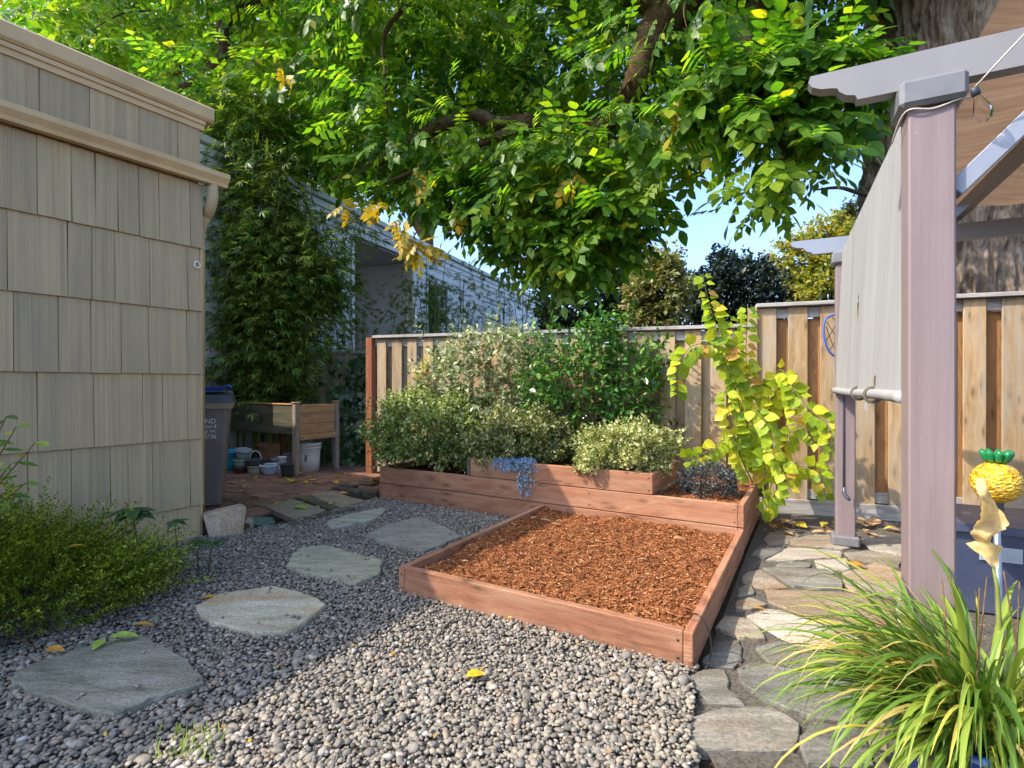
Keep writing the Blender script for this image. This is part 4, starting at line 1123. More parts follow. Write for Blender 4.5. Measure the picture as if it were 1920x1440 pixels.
# concrete splash wedge at the house corner
g = [gp(378, 975, .0), gp(420, 1012, .0), gp(456, 1000, .0), gp(430, 968, 0)]
wc = gp(418, 1006)
wd_ = thing('concrete_wedge', 'rough pink-grey concrete wedge leaning at the house corner', 'block', wc)
f0, f1 = gp(393, 1012), gp(455, 1006)
bk = Vector((.15, .13, 0)) * .0 + Vector((-.11, .16, 0))
prof = [(f0 + Vector((0, 0, -.01))), (f1 + Vector((0, 0, -.01))), at(462, 954, f1.y + .02), at(452, 949, f1.y + .03), at(380, 966, f0.y + .03)]
dep = Vector((-.055, .10, .0))
n5 = len(prof); vs = prof + [p + dep for p in prof]
mbw = MB().add(vs, [tuple(range(n5)), tuple(range(2 * n5 - 1, n5 - 1, -1))] + [(i, n5 + i, n5 + (i + 1) % n5, (i + 1) % n5) for i in range(n5)])
ow = mbw.build('wedge', M_concrete, wd_)
bv = ow.modifiers.new('bevel', 'BEVEL'); bv.width = .008; bv.segments = 2

# old planks at the edge of the patio, green slate scrap
def flatplank(pts, label, mat, th=.045):
    o = slab('weathered_plank', [gp(*p) for p in pts], -.02, .028, mat, None, .004, 90, .0)
    return tag(o, label, 'plank', 'old planks bordering the patio')
flatplank([(497,955),(553,980),(612,962),(548,940)], 'weathered grey plank at the patio edge, nearest the concrete wedge', M_oldplank)
flatplank([(580,932),(640,958),(684,944),(620,926)], 'weathered grey plank at the patio edge beside the planter', M_oldplank)
flatplank([(556,937),(618,960),(638,957),(576,933)], 'dark strip of plank between the two grey planks', M_tabledark)
tag(slab('slate_scrap', [gp(*p) for p in [(462,984),(470,972),(510,974),(516,983),(492,990)]], -.01, .02, plain('green slate', srgb(84, 108, 92), .6, .3, .1, 20., .3), None, .004, 91), 'flat green slate scrap beside the concrete wedge', 'stone')
tag(slab('rock', [gp(*p) for p in [(458,990),(462,979),(474,980),(476,990),(468,994)]], -.01, .045, M_step[1], None, .004, 92, .01), 'small tan rock at the foot of the concrete wedge', 'rock')
tag(slab('timber_edging', [gp(*p) for p in [(518,988),(550,984),(600,966),(664,956),(668,960),(604,972),(552,991),(520,993)]], -.01, .02, M_dark_brick, None, .003, 93), 'mossy sunken timber edging between planks and gravel', 'timber')
# ------------------------------------------------------------------ foliage tools
def leaf_hi(w, fold=.05, droop=.10, base=.35, tipw=.5):
    xs = [0, .12, base, .62, .85, 1.0]; ws = [.0, .55, 1.0, .86, tipw * .8, 0]
    v = []; f3 = []; f4 = []
    for x, k in zip(xs, ws):
        z = -droop * x * x
        if k == 0: v.append((x, 0, z))
        else: v += [(x, w * k, z + fold * k), (x, 0, z), (x, -w * k, z + fold * k)]
    f3 += [(0, 2, 1), (0, 3, 2)]
    for i in range(3):
        a = 1 + 3 * i; b = a + 3
        f4 += [(a, a + 1, b + 1, b), (a + 1, a + 2, b + 2, b + 1)]
    f3 += [(10, 11, 13), (11, 12, 13)]
    return np.array(v), [f3, f4]
def leaf_lo(w, fold=.05, droop=.08, m=.42):
    return np.array([(0, 0, 0), (m, w, fold), (m, 0, -.01), (m, -w, fold), (1, 0, -droop)]), [[(0, 2, 1), (0, 3, 2), (1, 2, 4), (2, 3, 4)]]
def quad_leaf(w): return np.array([(0, 0, 0), (.45, w, .03), (1, 0, -.06), (.45, -w, .03)]), [[(0, 1, 2, 3)]]
def join_t(parts):
    V = []; F3 = []; F4 = []; k = 0
    for v, fs in parts:
        V.append(v)
        for f in fs:
            if not len(f): continue
            (F3 if len(f[0]) == 3 else F4).extend([tuple(i + k for i in q) for q in f])
        k += len(v)
    return np.concatenate(V), [f for f in (F3, F4) if f]
def xf(t, p, d, n, s):
    R = frames(np.array([d], float), np.array([n], float))[0]
    return (t[0] * s) @ R.T + np.array(p), t[1]
def foliage(th, P, D, N, S, hi, lo, mat, limit=0, piece='leaf', mass='foliage'):
    P = np.asarray(P, float); S = np.asarray(S, float)
    R = frames(np.asarray(D, float), np.asarray(N, float))
    Y = np.maximum(P[:, 1], .3); U = 960 + F * P[:, 0] / Y; V = 720 - F * (P[:, 2] - H) / Y
    score = np.where((U > -20) & (U < 1940) & (V > -20) & (V < 1460), S / Y, 0)
    order = np.argsort(-score); top = order[:limit]; rest = order[limit:]
    o = np.array(WM[th].translation)
    if limit:
        me = np_mesh(piece, hi[0], [np.array(f) for f in hi[1]], True); me.materials.append(mat)
        for i in top:
            M = Matrix.Identity(4)
            for a in range(3):
                for b in range(3): M[a][b] = R[i, a, b] * S[i]
                M[a][3] = P[i, a]
            link(piece, me, th, M)
    if len(rest):
        Vv, fs = instance(lo[0], lo[1], P[rest], R[rest], S[rest])
        ob = link(mass, np_mesh(mass, Vv - o, fs, True), th, Matrix.Translation(o), mat)
        tag(ob, kind='stuff')
def sph(n, r=RNG):
    a = r.normal(0, 1, (n, 3)); return norm(a)
def twiggy(c, rad, ntw, per, tl, S, seed, up=.35, lump=.5, lf=2.2, lo=-.35, spread=.9, Sv=.25):
    r = np.random.default_rng(seed); c = np.array(c, float); rad = np.array(rad, float)
    d = sph(int(ntw * 1.7), r); d = d[d[:, 2] > lo][:ntw]; n = len(d)
    k = (1 - lump / 2) + lump * (vnoise(d * lf + seed * 3.7)) * r.uniform(.8, 1.08, n) + np.where(r.uniform(0, 1, n) < .12, r.uniform(.0, .28, n), 0)
    tip = c + d * rad * k[:, None]
    td = norm(d * .9 + np.array([0, 0, up]) + r.normal(0, .35, (n, 3)))
    t = np.tile(np.linspace(0, 1, per), (n, 1)) + r.uniform(-.03, .03, (n, per))
    P = tip[:, None] - td[:, None] * (t * tl)[..., None]
    side = norm(np.cross(td[:, None], r.normal(0, 1, (n, per, 3))))
    D = norm(td[:, None] * .7 + side * spread)
    N = norm(np.array([0, 0, 1.]) + r.normal(0, .55, (n, per, 3)) + td[:, None] * .3)
    Sx = S * r.uniform(1 - Sv, 1 + Sv, (n, per)) * (1 - .25 * (t < .08))
    return P.reshape(-1, 3), D.reshape(-1, 3), N.reshape(-1, 3), Sx.ravel(), tip, td
def stems(th, base, tips, n, r0, mat, seed, name='stem', spread=.08, bow=.1, r1=.002):
    rr = random.Random(seed); tips = list(tips)
    for k in range(n):
        t = Vector(tips[rr.randrange(len(tips))]); b = Vector(base) + Vector((rr.uniform(-1, 1), rr.uniform(-1, 1), 0)) * spread
        m = b.lerp(t, .5) + Vector((rr.uniform(-bow, bow), rr.uniform(-bow, bow), .04))
        MB().tube(smooth_path([b - UP * .02, m, t], 4), [r0 + (r1 - r0) * i / 8 for i in range(9)], 6).build(name, mat, th, True)
def shrub(name, label, c, base, rad, ntw, per, tl, S, leaf, mat, seed, limit=0, hi=None, nst=7, cat='shrub', **kw):
    th = thing(name, label, cat, base)
    P, D, N, Sx, tip, td = twiggy(c, rad, ntw, per, tl, S, seed, **kw)
    foliage(th, P, D, N, Sx, hi or leaf, leaf, mat, limit)
    stems(th, base, [Vector(c).lerp(Vector(t), .8) for t in tip[:40]], nst, .008, M_stem, seed)
    return th

OV = leaf_hi(.27); OVL = leaf_lo(.27); HEART = leaf_hi(.40, .06, .22, .30, .42); HEARTL = leaf_lo(.4, .06, .2, .32)
LANCE = leaf_lo(.075, .015, .16, .35); SMALL = quad_leaf(.30); SMALL2 = leaf_lo(.30, .06, .1)

# ------------------------------------------------------------------ shrubs in the planter
M_var1 = leafmat('variegated green', [(0, srgb(72, 94, 36)), (.3, srgb(104, 128, 52)), (.6, srgb(142, 160, 80)), (.8, srgb(184, 192, 124)), (1, srgb(214, 214, 164))], .25)
M_var2 = leafmat('variegated olive', [(0, srgb(66, 80, 36)), (.4, srgb(106, 118, 60)), (.7, srgb(150, 154, 94)), (1, srgb(210, 204, 158))], .25)
M_var3 = leafmat('variegated cream', [(0, srgb(86, 104, 40)), (.3, srgb(138, 150, 74)), (.6, srgb(188, 192, 124)), (1, srgb(222, 218, 172))], .25)
M_pale = leafmat('dusty pale leaf', [(0, srgb(88, 106, 66)), (.35, srgb(132, 148, 98)), (.65, srgb(182, 188, 140)), (.98, srgb(216, 214, 174)), (1, srgb(168, 104, 92))], .22, (1.3, 1.25, .8, 1), .5)
M_glossy = leafmat('glossy green leaf', [(0, srgb(40, 78, 30)), (.45, srgb(62, 110, 44)), (.8, srgb(96, 142, 60)), (1, srgb(140, 168, 84))], .25, (1.5, 1.5, .5, 1), .22, .6)
M_grey = leafmat('charcoal leaf', [(0, srgb(34, 40, 40)), (.5, srgb(62, 70, 70)), (.85, srgb(92, 98, 98)), (1, srgb(128, 130, 126))], .1, (1, 1, 1, 1), .5)
M_lime = leafmat('lime leaf', [(0, srgb(120, 152, 28)), (.4, srgb(164, 186, 38)), (.75, srgb(196, 204, 48)), (.93, srgb(216, 206, 58)), (1, srgb(210, 150, 74))], .42, (1.25, 1.25, .5, 1), .45)
shrub('variegated_shrub', 'round fine-leaved green shrub at the planter\'s left end', (-.80, 5.36, .62), (-.78, 5.40, .27), (.66, .52, .44), 1700, 14, .19, .040, SMALL, M_var1, 21, up=.35, lump=.85, lf=3.2, lo=-.6)
shrub('variegated_shrub', 'olive fine-leaved shrub in the upper tier, behind the blue trailing flowers', (.12, 4.74, .59), (.12, 4.77, .43), (.50, .34, .31), 1000, 12, .15, .034, SMALL, M_var2, 22, lump=.9, lf=3.4, lo=-.5)
shrub('variegated_shrub', 'cream-yellow fine-leaved shrub at the right of the upper tier', (.90, 4.20, .57), (.90, 4.22, .43), (.38, .29, .26), 900, 12, .13, .030, SMALL, M_var3, 23, lump=.9, lf=3.4, lo=-.5)
shrub('pale_shrub', 'pale dusty-leaved shrub behind, against the left half of the fence', (-.22, 5.40, 1.08), (-.2, 5.4, .3), (.68, .38, .64), 640, 10, .26, .060, OVL, M_pale, 24, 240, OV, 10, lump=.95, lf=3.0, lo=-.85)
shrub('glossy_shrub', 'tall glossy dark-green shrub against the fence centre', (.80, 4.95, 1.12), (.78, 4.92, .3), (.66, .36, .66), 430, 9, .30, .072, OVL, M_glossy, 25, 280, OV, 14, lump=.95, lf=3.0, lo=-.8)
shrub('charcoal_shrub', 'small dark charcoal mound shrub in the planter\'s right corner', (1.47, 3.94, .385), (1.47, 3.94, .28), (.215, .19, .17), 520, 9, .07, .017, SMALL, M_grey, 26, lump=.35, lo=-.5)
shrub('pale_sprig', 'thin pale yellowing sprig rising left of the pale shrub', (-.97, 5.72, 1.25), (-.9, 5.6, .3), (.09, .06, .19), 22, 6, .13, .06, OVL, leafmat('pale cream leaf', [(0, srgb(190, 180, 120)), (1, srgb(226, 214, 168))], .35), 27, 60, OV, 3, lump=.4, cat='plant')

# trailing blue lobelia over the upper board
lob = thing('trailing_lobelia', 'blue flowering lobelia trailing over the upper planter board', 'flower', at(985, 862, 4.42))
r = np.random.default_rng(31)
M_lob = leafmat('blue petals', [(0, srgb(116, 150, 188)), (.5, srgb(150, 184, 214)), (.85, srgb(190, 212, 230)), (1, srgb(96, 120, 70))], .2, (1.1, 1.1, 1.3, 1))
Pl = []; str_ = []
for k in range(46):
    s = r.uniform(1.58, 1.96) if k < 26 else r.uniform(1.60, 1.72)
    b = Q - A * s + B * r.uniform(.03, .08) + UP * (.455 + r.uniform(0, .03))
    dn = r.uniform(.02, .07) if k < 26 else r.uniform(.12, .27)
    e = Q - A * (s + r.uniform(-.05, .03)) - B * r.uniform(.012, .03) + UP * (.46 - dn)
    m = Q - A * s - B * .012 + UP * (.478)
    pts = smooth_path([b, m, e], 6); str_.append(pts)
    for p in pts:
        for _ in range(3): Pl.append(np.array(p) + r.normal(0, .009, 3) - np.array(B) * .004)
Pl = np.array(Pl); nl = len(Pl)
PET = join_t([xf(quad_leaf(.45), (0, 0, 0), (math.cos(a), math.sin(a), .2), (0, 0, 1), 1.) for a in np.linspace(0, 5.03, 5)])
foliage(lob, Pl, sph(nl, r), norm(sph(nl, r) + np.array([-.3, -.9, .4])), r.uniform(.005, .009, nl), PET, PET, M_lob, mass='blossoms')
sm = MB()
for pts in str_: sm.tube(pts, .0012, 4)
tag(sm.build('stems', M_greenstem, lob), kind='stuff')

# ------------------------------------------------------------------ lime-leaved arching shrub
vb = Vector((2.06, 4.50, .0))
vine = thing('lime_leaved_shrub', 'tall lime-yellow heart-leaved shrub arching in front of the fence', 'shrub', vb)
r = np.random.default_rng(41); rv = random.Random(41)
VST = [[(1432, 940, 4.42), (1408, 800, 4.35), (1370, 690, 4.25), (1338, 600, 4.2), (1318, 518, 4.15)],
       [(1436, 940, 4.42), (1420, 800, 4.35), (1400, 690, 4.3), (1402, 570, 4.25)],
       [(1428, 930, 4.42), (1395, 790, 4.3), (1350, 660, 4.2), (1300, 648, 4.12), (1272, 690, 4.08), (1268, 735, 4.08)],
       [(1440, 930, 4.42), (1440, 780, 4.32), (1470, 720, 4.2), (1520, 770, 4.1), (1552, 800, 4.05), (1556, 860, 4.05)],
       [(1440, 930, 4.42), (1470, 830, 4.3), (1500, 800, 4.2), (1530, 830, 4.15)],
       [(1430, 930, 4.42), (1410, 850, 4.25), (1370, 820, 4.1), (1320, 850, 4.0), (1280, 862, 3.98)],
       [(1436, 935, 4.42), (1430, 880, 4.2), (1440, 850, 4.05), (1460, 860, 3.95), (1480, 920, 3.9)],
       [(1445, 940, 4.42), (1490, 880, 4.25), (1530, 880, 4.15), (1548, 930, 4.1)],
       [(1425, 930, 4.40), (1390, 860, 4.2), (1368, 780, 4.1), (1360, 730, 4.05)],
       [(1438, 940, 4.42), (1432, 800, 4.38), (1455, 700, 4.3), (1478, 712, 4.2), (1490, 790, 4.15)],
       [(1436, 940, 4.42), (1412, 760, 4.4), (1370, 650, 4.35), (1385, 600, 4.3)],
       [(1440, 945, 4.3), (1450, 930, 4.1), (1445, 940, 3.95), (1432, 958, 3.85)],
       [(1426, 930, 4.40), (1402, 830, 4.2), (1408, 770, 4.05), (1440, 800, 3.95), (1452, 860, 3.9)]]
Pv, Dv, Nv, Sv = [], [], [], []
for si, st in enumerate(VST):
    pts = smooth_path([at(*p) for p in st], 9); L = len(pts)
    MB().tube(pts, [.007 * (1 - .75 * i / L) for i in range(L)], 6).build('stem', M_greenstem, vine, True)
    acc = 0; prev = pts[0]; side = 1
    for i in range(2, L):
        acc += (pts[i] - pts[i - 1]).length
        if acc < .042 or i < L * .18: continue
        acc = 0; side = -side
        d = (pts[i] - pts[i - 1]).normalized()
        for sgn in (1, -1):
            s_ = d.cross(Vector((rv.uniform(-.5, .5), -1, rv.uniform(-.3, .3)))).normalized() * sgn
            ld_ = (s_ * .9 + d * .15 - UP * rv.uniform(.3, .75) + Vector((0, -.35, 0))).normalized()
            Pv.append(pts[i] + s_ * .014); Dv.append(ld_); Nv.append(Vector((rv.uniform(-.9, .1), -1.0, .55 + rv.uniform(-.3, .4))))
            t = i / L
            Sv.append(rv.uniform(.08, .118) * (1.0 if t < .82 else .82))
foliage(vine, np.array([tuple(p) for p in Pv]), np.array([tuple(p) for p in Dv]), np.array([tuple(p) for p in Nv]), np.array(Sv), HEART, HEARTL, M_lime, 300)

# ------------------------------------------------------------------ bamboo, ivy
M_bamboo = leafmat('bamboo leaf', [(0, srgb(62, 84, 34)), (.4, srgb(96, 124, 48)), (.75, srgb(136, 158, 68)), (.95, srgb(138, 156, 66)), (1, srgb(180, 168, 100))], .35, (1.5, 1.5, .5, 1), .4)
M_culm = plain('bamboo culm', srgb(128, 138, 66), .4, .4, .15, 6., .05)
FAN = join_t([xf(quad_leaf(.07), (.02 * k, 0, 0), (math.cos(a), math.sin(a), dz), (0, 0, 1), s) for k, (a, dz, s) in enumerate([(.0, -.5, 1.), (.6, -.35, .9), (-.6, -.4, .92), (1.2, -.3, .7), (-1.15, -.35, .75), (.25, -.8, .8)])])
def bamboo(name, label, culms, fans, size, seed, cat='bamboo', group=None):
    r = np.random.default_rng(seed)
    th = thing(name, label, cat, culms[0][0], group)
    P, D, N = [], [], []
    for (b, tip, bow) in culms:
        b = Vector(b); tip = Vector(tip); m = b.lerp(tip, .55) + Vector(bow)
        pts = smooth_path([b, m, tip], 10); n = len(pts)
        mb = MB().tube(pts, [.013 * (1 - .8 * i / n) + (.0015 if i % 3 == 0 else 0) for i in range(n)], 7)
        mb.build('culm', M_culm, th, True)
        for _ in range(fans):
            t = 1 - r.uniform(0, 1) ** 1.15 * .78; i = min(n - 1, int(t * (n - 1)))
            a = r.uniform(0, 6.283); L = r.uniform(.03, .75) * (1.15 - .55 * t)
            o = np.array([math.cos(a), math.sin(a), 0])
            P.append(np.array(pts[i]) + o * L + np.array([0, 0, r.uniform(-.1, .12)])); D.append(o + np.array([0, 0, r.uniform(-.5, .3)])); N.append(np.array([0, 0, 1]) + r.normal(0, .5, 3))
    foliage(th, P, D, N, r.uniform(.75, 1.25, len(P)) * size, FAN, FAN, M_bamboo)
    return th
r = random.Random(6)
cul = []
for k in range(30):
    u = r.uniform(385, 535); Y = r.uniform(7.4, 7.85)
    b = Vector(((u - 960) * Y / F, Y, 0)); top = r.uniform(3.2, 5.4) if u < 500 else r.uniform(2.6, 4.0)
    cul.append((b, b + Vector((r.uniform(-.35, .75), r.uniform(-.5, .2), top)), (r.uniform(-.15, .05), 0, .2)))
for k in range(12):
    u = r.uniform(470, 545); Y = r.uniform(7.5, 7.9); b = Vector(((u - 960) * Y / F, Y, 0))
    cul.append((b, b + Vector((r.uniform(.55, 1.15), r.uniform(-.3, .1), r.uniform(2.2, 3.6))), (-.15, 0, .35)))
bamboo('bamboo_clump', 'tall dense bamboo clump rising behind the planter table', cul, 225, .15, 51)
cul = []
for k in range(34):
    u = r.uniform(625, 1010); Y = r.uniform(8.3, 9.6)
    if u > 1010: continue
    b = Vector(((u - 960) * Y / F, Y, 0)); top = r.uniform(2.2, 2.9) * (1.12 if u > 760 else 1.0)
    cul.append((b, b + Vector((r.uniform(-.35, .35), r.uniform(-.3, .3), top)), (r.uniform(-.1, .1), 0, .1)))
bamboo('bamboo_hedge', 'low feathery bamboo hedge between the fence and the white house', cul, 60, .115, 52)

M_ivy = leafmat('ivy leaf', [(0, srgb(34, 58, 32)), (.6, srgb(58, 90, 46)), (.95, srgb(90, 118, 58)), (1, srgb(120, 140, 60))], .15, (1.4, 1.4, .6, 1), .35, .5)
IVY = (np.array([(0, 0, 0), (.15, .42, .04), (.45, .30, .05), (1, 0, -.1), (.45, -.30, .05), (.15, -.42, .04), (.4, 0, 0)]), [[(0, 6, 1), (1, 6, 2), (2, 6, 3), (3, 6, 4), (4, 6, 5), (5, 6, 0)]])
ivy = thing('ivy', 'dark ivy climbing the old fence beside the reddish post', 'ivy', (-2.1, 7.5, 0))
r = np.random.default_rng(61)
n = 900
z = r.uniform(0, 1, n) ** 1.3 * 1.58; wv = .16 + .24 * np.exp(-z * 1.7)
xc = -2.12 + .10 * np.sin(z * 4)
P = np.stack([xc + r.normal(0, 1, n) * wv, 7.62 - .5 * np.exp(-z * 1.6) * r.uniform(0, 1, n) - r.uniform(0, .08, n) + (z > 1.0) * .25, z], -1)
P[:, 0] = np.minimum(P[:, 0], -1.86)
D = np.stack([r.normal(0, .5, n), np.full(n, -.5), -np.ones(n) * .8], -1); N = np.stack([r.normal(-.2, .4, n), -np.ones(n), r.uniform(.2, .9, n)], -1)
foliage(ivy, P, D, N, r.uniform(.07, .12, n), IVY, IVY, M_ivy, 220)
for k in range(5): MB().tube(smooth_path([Vector((-2.12 + .06 * k - .1, 7.7, 0)), Vector((-2.1 + .05 * k - .1, 7.85, .7)), Vector((-2.15 + .05 * k, 7.9, 1.5))], 4), .006, 6).build('stem', M_stem, ivy, True)

# ------------------------------------------------------------------ giant old tree: furrowed trunk behind the right fence, crown over the garden
TC = Vector((5.76, 6.85, 0)); TR = .98
tree = thing('giant_tree', 'huge old tree with furrowed bark, its leafy crown hanging over the fence', 'tree', TC)
nt, nz = 350, 260
th_, zz_ = np.meshgrid(np.linspace(0, 2 * np.pi, nt, endpoint=False), np.linspace(-.05, 8.5, nz))
wob = fbm(np.stack([np.cos(th_) * 2.2, np.sin(th_) * 2.2, zz_ * .55], -1), 4)
tw = th_ + .25 * (wob - .5) + .03 * zz_
rid = np.abs(fbm(np.stack([np.cos(tw) * 9, np.sin(tw) * 9, zz_ * 1.15], -1), 4) - .47) * 2
rid2 = np.abs(fbm(np.stack([np.cos(tw) * 24, np.sin(tw) * 24, zz_ * 3.2 + 5], -1), 3) - .44) * 2
R_ = TR * (1 + .22 * np.exp(-zz_ * .9) - .012 * zz_) + .15 * np.clip(rid / .32, 0, 1) ** .6 + .07 * np.clip(rid2 / .4, 0, 1) + .10 * (wob - .5) - .10
V = np.stack([np.cos(th_) * R_, np.sin(th_) * R_, zz_], -1).reshape(-1, 3)
i0 = (np.arange(nz - 1)[:, None] * nt); j = np.arange(nt); j2 = (j + 1) % nt
fq = np.stack([i0 + j, i0 + j2, i0 + nt + j2, i0 + nt + j], -1).reshape(-1, 4)
link('trunk', np_mesh('trunk', V, [fq], True), tree, WM[tree], M_bark)
LIMBS = [([Vector((5.1, 6.7, 6.2)), Vector((3.6, 6.5, 6.4)), at(1265, 20, 6.3), at(1212, 95, 6.3), at(1186, 170, 6.4), at(1120, 240, 6.7), at(1000, 226, 6.9), at(925, 232, 6.9)], [.36, .28, .22, .18, .15, .10, .085, .075]),
         ([at(925, 232, 6.9), at(880, 214, 6.9), at(800, 250, 7.0), at(740, 282, 7.1), at(688, 318, 7.2), at(620, 335, 7.3)], [.10, .085, .085, .07, .05, .02]),
         ([at(1000, 228, 6.9), at(900, 270, 6.9), at(820, 300, 6.9), at(760, 328, 6.9), at(700, 350, 7.0)], [.07, .05, .04, .025, .01]),
         ([Vector((3.6, 6.5, 6.4)), at(1400, 40, 5.8), at(1440, 180, 5.3), at(1470, 320, 5.05), at(1440, 420, 5.0)], [.14, .08, .05, .025, .01]),
         ([at(1265, 20, 6.3), at(900, -120, 7.0), at(620, -60, 7.6), at(430, 30, 7.9), at(415, 110, 8.0), at(300, 190, 8.3)], [.2, .15, .12, .10, .08, .02]),
         ([at(900, -120, 7.0), at(735, 40, 6.6), at(722, 140, 6.5), at(730, 240, 6.5)], [.05, .03, .02, .008]),
         ([at(1186, 170, 6.4), at(1160, 330, 6.4), at(1100, 460, 6.4), at(1080, 560, 6.4)], [.06, .045, .03, .01]),
         ([Vector((4.55, 6.4, 3.4)), at(1612, 362, 5.9), at(1575, 352, 5.6), at(1530, 356, 5.4)], [.035, .025, .02, .008])]
for pts, rads in LIMBS:
    sp = smooth_path(pts, 6); ra = np.interp(np.linspace(0, len(pts) - 1, len(sp)), range(len(pts)), rads)
    rr = random.Random(len(sp)); ra = [x * rr.uniform(.88, 1.12) for x in ra]
    MB().tube(sp, ra, 12).build('limb', M_limb, tree, True)
lh = leaf_hi(.29, .035, .12, .36, .5); ll = leaf_lo(.29, .03, .10, .42)
def compound(lf):
    parts = []
    for t, l in ((.30, .30), (.52, .36), (.74, .38)):
        for s in (1, -1): parts.append(xf(lf, (t, 0, -.10 * t * t), (.62, s * .8, -.28), (.1, 0, 1), l))
    parts.append(xf(lf, (.95, 0, -.10), (1, 0, -.25), (.1, 0, 1), .42))
    return parts
rach = (np.array([(0, .006, 0), (0, -.006, 0), (.5, .005, -.03), (.5, -.005, -.03), (.96, .003, -.1), (.96, -.003, -.1)]), [[(0, 1, 3, 2), (2, 3, 5, 4)]])
CPH = join_t(compound(lh) + [rach]); CPL = join_t(compound(ll) + [rach])
M_crown = leafmat('ash leaf', [(0, srgb(54, 94, 34)), (.4, srgb(76, 118, 40)), (.75, srgb(106, 142, 46)), (.96, srgb(144, 166, 54)), (1, srgb(190, 176, 52))], .56, (1.8, 1.85, .42, 1), .4, .4, patch=srgb(132, 152, 40), patch_scale=.7)
M_yellow = leafmat('yellowing ash leaf', [(0, srgb(176, 150, 40)), (.6, srgb(206, 172, 44)), (1, srgb(150, 150, 48))], .45, (1.3, 1.2, .5, 1))
CL = []
r = random.Random(77)
for u in range(120, 1580, 92):                                  # upper mass
    for v in (-120, -30, 60, 150, 240):
        if u < 420 and v > 170: continue
        if u > 1230 and v > 150: continue
        if u > 1500 and v > -60: continue
        near = 5.3 if u > 1230 else 6.6
        CL.append((u + r.uniform(-40, 40), v + r.uniform(-35, 35), near + r.uniform(0, 2.2) + (1.0 if u < 600 else 0), 105, 75, 1.0, 50 if u > 800 else 42))
for (u, v, Y, ru, rv_, n) in [(470, 250, 8.0, 80, 60, 40), (560, 300, 7.8, 80, 60, 46), (640, 330, 7.6, 80, 55, 46), (720, 345, 7.3, 80, 50, 44), (800, 380, 7.0, 75, 50, 46), (880, 410, 6.8, 80, 60, 56),
        (950, 440, 6.5, 75, 60, 60), (1010, 490, 6.5, 70, 60, 56), (1070, 520, 6.4, 70, 65, 60), (1120, 490, 6.3, 65, 60, 56), (1090, 420, 6.4, 80, 60, 60), (1160, 430, 6.0, 60, 60, 50), (1210, 370, 5.9, 65, 60, 56),
        (1000, 350, 6.3, 90, 70, 64), (1100, 330, 6.2, 90, 70, 64), (900, 320, 6.8, 90, 60, 54), (1200, 290, 5.8, 80, 60, 60), (1280, 300, 5.5, 60, 60, 60), (1340, 250, 5.3, 70, 60, 64), (1420, 240, 5.2, 70, 60, 64), (1500, 230, 5.1, 60, 60, 60), (1555, 260, 5.1, 50, 55, 50),
        (1530, 320, 5.0, 50, 40, 40), (1460, 320, 5.0, 55, 40, 46), (1380, 320, 5.1, 45, 35, 30), (1265, 380, 5.5, 35, 45, 20), (1490, 385, 4.95, 45, 28, 22), (1440, 410, 4.9, 40, 26, 20), (1405, 440, 4.9, 28, 22, 10), (1455, 450, 4.9, 22, 22, 7), (1230, 440, 5.6, 22, 40, 12), (1590, 300, 5.2, 22, 30, 14)]:
    CL.append((u, v - (48 if u < 1190 else 84), Y, ru, rv_ * (.85 if u < 1190 else .7), .5, n if u < 1190 else n * (.95 if v < 300 else .32)))
for u in (1180, 1280, 1380):  # extra clumps above the view, added to shade the right side of the crown
    for v in (-360, -240): CL.append((u, v, 5.5 + r.uniform(-.2, .9), 110, 70, .8, 34))
for u in (1500, 1600, 1700, 1800, 1900):  # unseen clumps overhead, added to throw shade on the trunk
    for v in (-420, -300, -190): CL.append((u, v, 6.0 + r.uniform(-.6, .8), 110, 70, .9, 40))
rn = np.random.default_rng(78)
P, D, N, S = [], [], [], []
for (u, v, Y, ru, rv_, rd, n) in CL:
    n = int(n * 2.2); c = np.array(at(u, v, Y)); e = norm(rn.normal(0, 1, (n, 3))) * (rn.uniform(.05, 1, (n, 1)) ** .45)
    p = c + e * np.array([ru * Y / F, rd, rv_ * Y / F])
    d = norm(e * np.array([1, 1, .4]) + np.array([0, -.25, -.45]) + rn.normal(0, .35, (n, 3)))
    P.append(p); D.append(d); N.append(norm(np.array([-.15, -.2, 1]) + rn.normal(0, .35, (n, 3)))); S.append(rn.uniform(.26, .48, n))
P, D, N, S = map(np.concatenate, (P, D, N, S))
mid = P + D * S[:, None] * .6                                   # thin the leaves just below and before the big limbs
keep = np.ones(len(P), bool); _h = rn.uniform(0, 1, len(P)); HID = {q_: _h < q_ for q_ in (.6, .75)}
for pts, rads, pr in ((LIMBS[0][0][2:6], LIMBS[0][1][2:6], .75), (LIMBS[1][0], LIMBS[1][1], .6)):
    for q, rq in zip(smooth_path(pts, 6), np.repeat(rads, 6)):
        q = np.array(q); w = mid - q
        keep &= ~((np.abs(w[:, 0] + .05) < rq + .20) & (w[:, 2] < rq + .12) & (w[:, 2] > -.75) & (w[:, 1] < .1) & HID[pr] & (np.abs(w[:, 2] + w[:, 1] * -.35) < .30 + rq))
P, D, N, S = P[keep], D[keep], N[keep], S[keep]
crown = link('crown', None, tree, WM[tree])
crown.empty_display_size = .1
foliage(crown, P, D, N, S, CPH, CPL, M_crown, 290, 'leaf_spray', 'leaf_mass')
NCROWN = len(P)
ye = []
for (u, v, Y, n) in [(770, 440, 6.9, 10), (785, 455, 6.9, 8), (700, 390, 7.2, 5), (640, 395, 7.4, 4), (800, 330, 6.9, 5), (860, 380, 6.8, 4), (1270, 180, 5.6, 3), (540, 130, 7, 4), (1070, 330, 6.2, 3), (760, 415, 7.0, 6)]:
    for _ in range(n): ye.append(np.array(at(u + r.uniform(-16, 16), v + r.uniform(-18, 18), Y - .5)))
